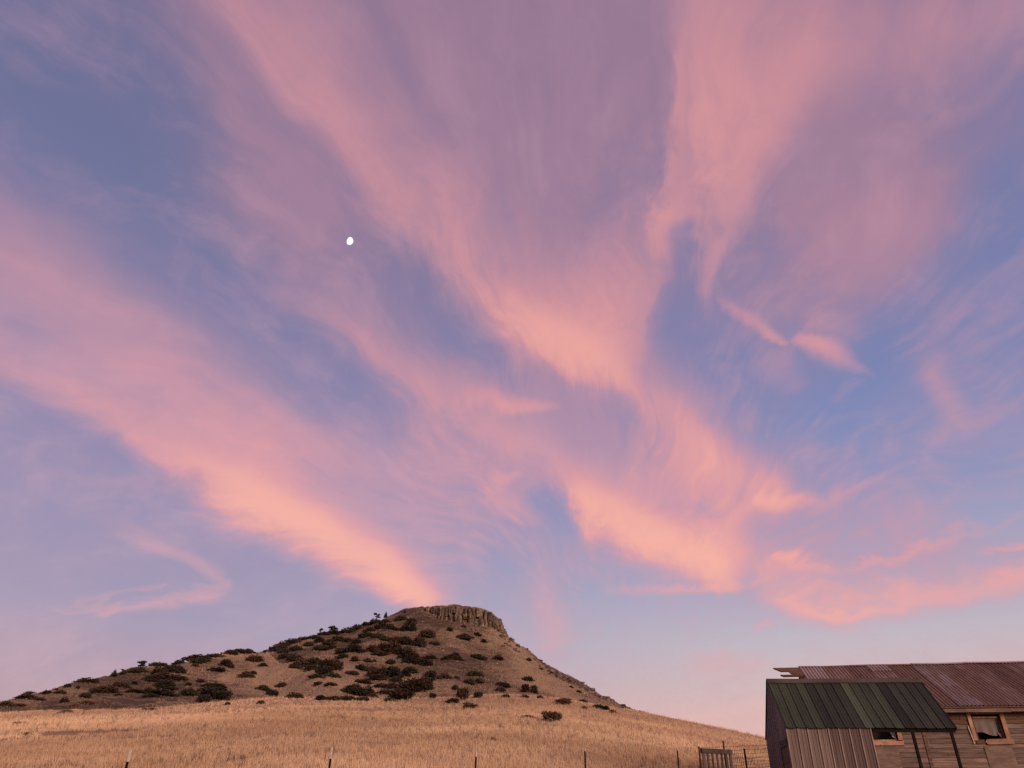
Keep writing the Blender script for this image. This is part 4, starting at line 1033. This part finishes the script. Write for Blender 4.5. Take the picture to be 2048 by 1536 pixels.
us = [BF.on_y(x_, 1335 - (x_ - 1599) * .0165, DEPTH)[0] for x_ in edges]
stepu = (us[-1] - us[0]) / (len(us) - 1)
while us[-1] < UR: us.append(us[-1] + stepu)
kinds = ['grey', 'rust', 'rust', 'rust', 'rust', 'mixed', 'rust', 'rust', 'rust', 'mixed', 'rust', 'mixed', 'rust', 'rust', 'mixed', 'rust', 'rust', 'mixed']
for i, (a, b) in enumerate(zip(us[:-1], us[1:])):
    mat_ = RM[kinds[i % len(kinds)]]
    sheet(a - .015, b + .035, .02 + rng.uniform(0, .03), LEN + rng.uniform(-.02, .03), mat_, .020 + .006 * (i % 2), rng.uniform(-.015, .015))
sheet(us[3] - .01, us[4] + .02, .0, .62, RM['grey'], .036, .02)          # short grey patch laid over the rust
for a in np.arange(us[0], UR, 1.2): sheet(a, min(a + 1.23, UR), .02, LEN, RM['rust'], .02 + .006 * (int(a * 3) % 2), back=True)
# roof deck boards, some running out past the sheets
def deck(s0, s1, u0, u1, m=M_brownb, jag=0.0):
    k = MB(); A = ridge0 + sd_ * s0; B = ridge0 + sd_ * s1
    v = []
    for h in (-.03 if u0 < UL - .15 else -.012, .008):
        for p, du in ((A, 0.0), (B, jag)):
            q = p + nd_ * h; v += [(u0 + du, q[1], q[2]), (u1, q[1], q[2])]
    k.add(v, [(0, 2, 3, 1), (4, 5, 7, 6), (0, 1, 5, 4), (2, 6, 7, 3), (0, 4, 6, 2), (1, 3, 7, 5)]); k.build('deck_board', m, barn)
def roof_u(x_, y_): return BF.on_roof(x_, y_, ridge0, SL)
p1 = roof_u(1546, 1336); p2 = roof_u(1580, 1347); p3 = roof_u(1563, 1354)
s_at = lambda p: (DEPTH - p[1]) / DEPTH * LEN
s = .03; first = True; dcount = 0
starts = {0: (p1[0], .18), 1: (p2[0], .03), 2: (roof_u(1588, 1352)[0], .04), 3: (p3[0], .08)}
widths = [.34, .20, .13, .14]
while s < LEN - .1:
    w_ = widths[dcount] if dcount < 4 else rng.uniform(.14, .2)
    u0, jg = starts.get(dcount, (UL + rng.uniform(-.12, .1), rng.uniform(-.02, .02)))
    deck(s, s + w_ - .012, u0, UR - .1, M_brownb, jg); s += w_; dcount += 1
# ridge flashing, bent pieces
rc = [UL - .02] + [BF.on_y(x_, 1330, DEPTH)[0] for x_ in (1700, 1822, 1928)] ; rc.append(rc[-1] + 2.0); rc.append(UR)
for i, (a, b) in enumerate(zip(rc[:-1], rc[1:])):
    v = []; f = []; L0 = .12; dz_ = [.012, .018, .035, .04, .045, .05][i]
    for u in (a, (a + b) / 2, b):
        sag = -.012 if u not in (a, b) and i != 1 else 0
        for sgn, dd in ((-1, L0), (0, 0), (1, L0)):
            v.append((u, DEPTH + sgn * dd * DEPTH / LEN, RZ + dz_ + sag - dd * (RZ - EZ) / LEN + .028))
    for q in (0, 3):
        f += [(q, q + 3, q + 4, q + 1), (q + 1, q + 4, q + 5, q + 2)]
    mesh_obj('ridge_cap', v, f, RM['rust'] if i < 2 else RM['grey'] if i == 2 else RM['mixed'], barn)

# ================================================================== green-roofed shed in front of the barn
TS = R(8)
e = at_depth(1574.5, 1456.5, 16.0)
sz_ = gz(e[0] + 1, e[1] + 1) - .1
SF = Frame(e[0], e[1], sz_, TS)
SEZ = e[2] - sz_
SW = SF.on_y(1915, 1461, 0)[0]                        # eave length
HD = 1.22                                             # eave edge to ridge in plan
SRZ = SF.on_y(1700, 1360.5, HD)[2]
SSL = (SRZ - SEZ) / HD
shed = empty('shed', SF.o, -TS)
tag(shed, 'small lean shed with dark green ribbed metal roof in front of the barn', 'shed')
SLEN = math.hypot(HD, SRZ - SEZ)
def proof(u, s_, h, back=False):
    y_ = HD - HD / SLEN * s_ - (SRZ - SEZ) / SLEN * h; z_ = SRZ - (SRZ - SEZ) / SLEN * s_ + HD / SLEN * h
    return (u, 2 * HD - y_ if back else y_, z_)
NP = 17; pw = SW / NP
ru_end = SF.on_y(1745, 1461, .06)[0]
for bk in (False, True):
    for i in range(NP):
        if bk and (i + 1) * pw > ru_end + .12: continue          # the open bay has only the front slope
        u0, u1 = i * pw, (i + 1) * pw; v = []; f = []
        prof = [(u0 - .018, 0), (u0 - .008, .020), (u0 + .008, .020), (u0 + .020, 0)]
        for t in (.36, .68): c = u0 + pw * t; prof += [(c - .012, 0), (c - .006, .006), (c + .006, .006), (c + .012, 0)]
        prof += [(u1 - .0185, .0)]
        if i == NP - 1: prof += [(u1 - .012, .02), (u1, .02), (u1 + .002, -.015)]
        rows = 4; sl = rng.uniform(-.008, .008)
        for q in range(rows):
            s_ = .02 + (SLEN + sl - .02) * q / (rows - 1)
            for (uu, hh) in prof: v.append(proof(uu, s_, hh + .012, bk))
        n_ = len(prof)
        for q in range(rows - 1):
            for j in range(n_ - 1):
                a = q * n_ + j; f.append((a, a + 1, a + n_ + 1, a + n_) if bk else (a, a + n_, a + n_ + 1, a + 1))
        o = mesh_obj('roof_panel', v, f, M_green if i in (0, 1, 2, 3, 8, 9, 10, 11) else M_green2, shed)
# ridge cap
v = []; f = []
for u in np.linspace(-.03, SW + .01, 6):
    dzq = rng.uniform(-.004, .004)
    for bk, s_, h in ((False, .135, .028), (False, .13, .040), (False, 0, .048), (True, .13, .040), (True, .135, .028)):
        p = proof(u, s_, h, bk); v.append((p[0], p[1], p[2] + dzq))
for q in range(5):
    for j in range(4): a = q * 5 + j; f.append((a, a + 1, a + 6, a + 5))
mesh_obj('ridge_cap', v, f, M_trim, shed)
# rake trim on the left, eave board
def slab(name, a, b, m, w=.02, hgt=.09, bk=False):
    k = MB(); vv = []
    for (uu) in (a, b):
        for s_, h in ((0.0, -hgt), (0.0, .008), (SLEN - .01, .008), (SLEN - .01, -hgt)): vv.append(proof(uu, s_, h, bk))
    k.add(vv, [(0, 1, 2, 3), (7, 6, 5, 4), (0, 4, 5, 1), (1, 5, 6, 2), (2, 6, 7, 3), (3, 7, 4, 0)]); return k.build(name, m, shed)
ru_end = SF.on_y(1745, 1461, .06)[0]
slab('rake_trim', SW - .015, SW + .005, M_green2, hgt=.05)
for bk in (False, True): slab('rake_trim', -.034, -.022, M_trim, bk=bk, hgt=.02)
k = MB(); k.box(ru_end, SW - .02, .040, .080, SEZ - .060, SEZ + .034, .002); k.build('eave_beam', M_post, shed)
k = MB(); k.box(.02, ru_end, 2 * HD - .075, 2 * HD - .035, SEZ - .115, SEZ, .002); k.build('eave_beam', M_darkwood, shed)
for uu in np.linspace(.1, SW - .06, 7):
    for bk in (False, True):
        if bk and uu > ru_end: continue
        k = MB(); vv = []
        for u_ in (uu - .02, uu + .02):
            for s_, h in ((.02, -.10), (.02, -.012), (SLEN - .12, -.012), (SLEN - .12, -.10)): vv.append(proof(u_, s_, h, bk))
        k.add(vv, [(0, 1, 2, 3), (7, 6, 5, 4), (0, 4, 5, 1), (1, 5, 6, 2), (2, 6, 7, 3), (3, 7, 4, 0)]); k.build('rafter', M_darkwood, shed)
# front wall of ribbed metal, panel by panel
FY = .045
ribx = [1575.6, 1595, 1615, 1636, 1656.6, 1677.5, 1698.6, 1719.5, 1741]
ru = [max(.0, SF.on_y(x_, 1461, FY)[0]) for x_ in ribx]
ru[0] = -.012
zt = SEZ + .028
for i, (a, b) in enumerate(zip(ru[:-1], ru[1:])):
    v = []; f = []; pr = [(a + .016, 0), (a + (b - a) * .38 - .012, 0), (a + (b - a) * .38, -.007), (a + (b - a) * .38 + .012, 0), (a + (b - a) * .7 - .012, 0), (a + (b - a) * .7, -.007), (a + (b - a) * .7 + .012, 0), (b - .0165, 0)]
    for zz in (-.1, zt * .5, zt):
        for uu, h in pr: v.append((uu, FY + h, zz))
    n_ = len(pr)
    for q in range(2):
        for j in range(n_ - 1): c = q * n_ + j; f.append((c, c + 1, c + n_ + 1, c + n_))
    mesh_obj('wall_panel', v, f, M_wallmetal if i < 4 else M_wallplum, shed)
for a in ru:
    k = MB(); v = []
    for zz in (-.1, zt - .01): v += [(a - .017, FY + .001, zz), (a - .008, FY - .022, zz), (a + .008, FY - .022, zz), (a + .017, FY + .001, zz)]
    k.add(v, [(0, 1, 5, 4), (1, 2, 6, 5), (2, 3, 7, 6), (4, 5, 6, 7)]); k.build('wall_rib', M_ribs, shed)
# side wall closing the room towards the open bay
k = MB(); k.box(ru[-1] - .01, ru[-1] + .01, FY + .003, 2 * HD - .09, -.1, SEZ - .12); k.build('bay_wall', M_darkwood, shed)
k = MB(); k.box(.01, ru[-1] - .012, 2 * HD - .10, 2 * HD - .085, -.1, SEZ - .12); k.build('rear_wall', M_gable, shed)
# gable end of fine-ribbed metal; doorway next to the front corner
GY0, GY1 = FY + .012, 2 * HD - .005
DY0, DY1 = .20, .86; DZ = SEZ - .30
def roofz(y_): return (SEZ + SSL * y_ if y_ <= HD else SEZ + SSL * (2 * HD - y_)) - .012
ys = [GY0] + [DY0] + list(np.linspace(DY1, GY1, 8))
for a, b in zip(ys[:-1], ys[1:]):
    door = a >= DY0 - .01 and b <= DY1 + .01
    n_ = max(2, int((b - a) / .022)); v = []; f = []
    pts_y = [a + (b - a) * q / n_ for q in range(n_ + 1)]
    if a < HD < b: pts_y = sorted(pts_y + [HD])
    z0_ = DZ + .12 if door else -.1
    for yy_ in pts_y:
        off = .004 * (1 if int(round((yy_ - a) / .022)) % 3 == 0 else 0)
        v += [(-.012 - off, yy_, z0_), (-.012 - off, yy_, roofz(yy_))]
    for q in range(len(pts_y) - 1): f.append((2 * q, 2 * q + 1, 2 * q + 3, 2 * q + 2))
    mesh_obj('gable_panel', v, f, M_gable, shed)
k = MB(); k.box(-.006, .0, GY0, GY1, -.1, SEZ - .02); k.build('lining', M_darkwood, shed)
dr = empty('door'); dr.parent = shed
k = MB(); k.box(-.030, -.013, DY0 - .03, DY1 + .05, DZ, DZ + .125, .002); k.build('door_header', M_greywood, dr)
k = MB(); k.box(-.026, -.0125, DY1 + .002, DY1 + .045, -.08, DZ - .002, .002); k.build('door_jamb', M_greywood, dr)
k = MB(); k.box(-.0105, -.007, DY0 - .0, DY1, -.08, DZ - .004); k.build('door_leaf', M_brownb, dr)
k = MB(); k.box(-.016, -.0115, DY0 + .06, DY1 - .05, DZ - .30, DZ - .22); k.build('door_brace', M_brownb, dr)
# posts of the open bay
for px_, yl in ((1826, .055), (1903, .055)):
    u = SF.on_y(px_, 1468, yl)[0]
    k = MB(); k.box(u - .025, u + .025, yl - .025, yl + .025, -.3, SEZ - .062, .003); k.build('post', M_post, shed)
u = SF.on_y(1847, 1468, HD)[0]
k = MB(); k.box(ru_end, SW - .03, HD - .03, HD + .03, SRZ - .13, SRZ - .03, .002); k.build('ridge_beam', M_darkwood, shed)
for u_ in (u + .95,):
    k = MB(); k.box(u_ - .03, u_ + .03, HD - .03, HD + .03, -.3, SRZ - .132, .003)
k = MB(); k.box(u - .03, u + .03, HD - .03, HD + .03, -.3, SRZ - .132, .003); k.build('post', M_brownb, shed)


# ------------------------------------------------------------------ line fence of steel T-posts
def tpost(parent, top, white, hgt=1.45, lean=0.0, m=None, name='post'):
    x, y, z = [float(q) for q in top]; b = z - hgt; k = MB()
    k.box(x - .019, x + .019, y - .003, y + .003, b, z); k.box(x - .003, x + .003, y - .022, y - .0035, b, z - .001)
    for q in range(8): k.box(x - .006, x + .006, y + .0032, y + .011, z - .10 - q * .12, z - .085 - q * .12)
    o = k.build(name, m or M_post, parent)
    if white:
        k = MB(); k.box(x - .0205, x + .0205, y - .0045, y + .0045, z - white, z + .001); k.box(x - .0045, x + .0045, y - .0235, y - .0047, z - white, z)
        k.build('painted_tip', M_white, o)
    return o
line_fence = empty('line_fence'); tag(line_fence, 'line of thin steel fence posts with white tips and wire crossing the pasture', 'fence')
tops = []
for i, (px_, py_) in enumerate([(262, 1499), (664, 1495), (952.5, 1499), (1169.5, 1496), (1354, 1496)]):
    p = at_depth(px_, py_, 12.5 * (1 + .198 * i)); tops.append(p)
dv = tops[0] - tops[1]; tops.insert(0, tops[0] + dv * .95); tops.insert(0, tops[0] + dv * .95)
for i, p in enumerate(tops):
    tpost(line_fence, p, (.17, .17, .17, .19, .14, .07, .07)[i], hgt=p[2] - gz(p[0], p[1]) + .3)
for hgt in (.55, .80, 1.05):
    k = MB()
    for a, b in zip(tops[:-1], tops[1:]): k.bar(a - np.array((0, .012, hgt - .02)), b - np.array((0, .012, hgt - .02)), .0016, 4)
    k.build('wire', M_wire, line_fence)

# ------------------------------------------------------------------ welded-wire pen beside the shed
pen = empty('wire_pen'); tag(pen, 'rusty welded wire mesh pen on steel posts beside the green-roofed shed', 'fence')
A = at_depth(1397, 1494, 16.6); B = at_depth(1449, 1491, 17.4); C = at_depth(1490, 1490, 17.8); Dp = at_depth(1545, 1488, 18.6)
chain = [A, B, C, Dp]
for q, (px_, py_, yy_) in enumerate([(1397.5, 1493, 16.55), (1446, 1481, 17.35), (1488, 1497, 17.75)]):
    p = at_depth(px_, py_, yy_); tpost(pen, p, 0, hgt=p[2] - gz(p[0], p[1]) + .3, m=M_rust)
for a, b in zip(chain[:-1], chain[1:]):
    k = MB(); L = np.linalg.norm((b - a)[:2]); n_ = max(2, int(L / .062)); hgt = 1.3
    for i in range(n_ + 1):
        p = a + (b - a) * i / n_ + np.array((0, .03, rng.uniform(-.008, .02))); k.bar(p - np.array((rng.uniform(-.008, .008), 0, hgt)), p, .0036, 3)
    for j in range(17):
        zz_ = -.02 - j * (.062 if j > 3 else .075); prev = None; m_ = 4
        for i in range(m_):
            p0 = a + (b - a) * i / m_; p1 = a + (b - a) * (i + 1) / m_
            k.bar(p0 + np.array((0, .026, zz_ + .008 * math.sin(i * 2 + j))), p1 + np.array((0, .026, zz_ + .008 * math.sin((i + 1) * 2 + j))), .0036, 3)
    k.build('wire_mesh', M_wire, pen)

# ------------------------------------------------------------------ pallet stood on edge as a gate
a = at_depth(1402.5, 1497.5, 15.9); b = at_depth(1461, 1499.5, 16.1)
pg = gz(a[0], a[1]); w_ = float(np.linalg.norm((b - a)[:2])); th_ = math.atan2(b[1] - a[1], b[0] - a[0])
pal = empty('pallet', (a[0], a[1], pg), th_); ph = float(min(a[2], b[2]) - pg)
tag(pal, 'grey slatted wooden pallet stood upright against the wire pen', 'pallet')
for zz_ in (ph - .075, ph * .38, .05):
    k = MB(); k.box(0, w_, .0, .04, zz_, zz_ + .085, .004); k.build('stringer', M_greywood, pal)
ns = 7; sw = .044
for i in range(ns):
    x0 = (w_ - sw) * i / (ns - 1); wide = .014 if i in (0, ns - 1) else 0
    k = MB(); k.box(max(0, x0 - wide), min(w_, x0 + sw + wide), -.022, -.002, rng.uniform(.0, .03), ph + rng.uniform(-.02, .012), .003); k.build('slat', M_greywood, pal)
k = MB(); k.box(-.01, w_ + .01, -.040, -.0235, ph - .075, ph + .004, .003); k.build('top_rail', M_greywood, pal)
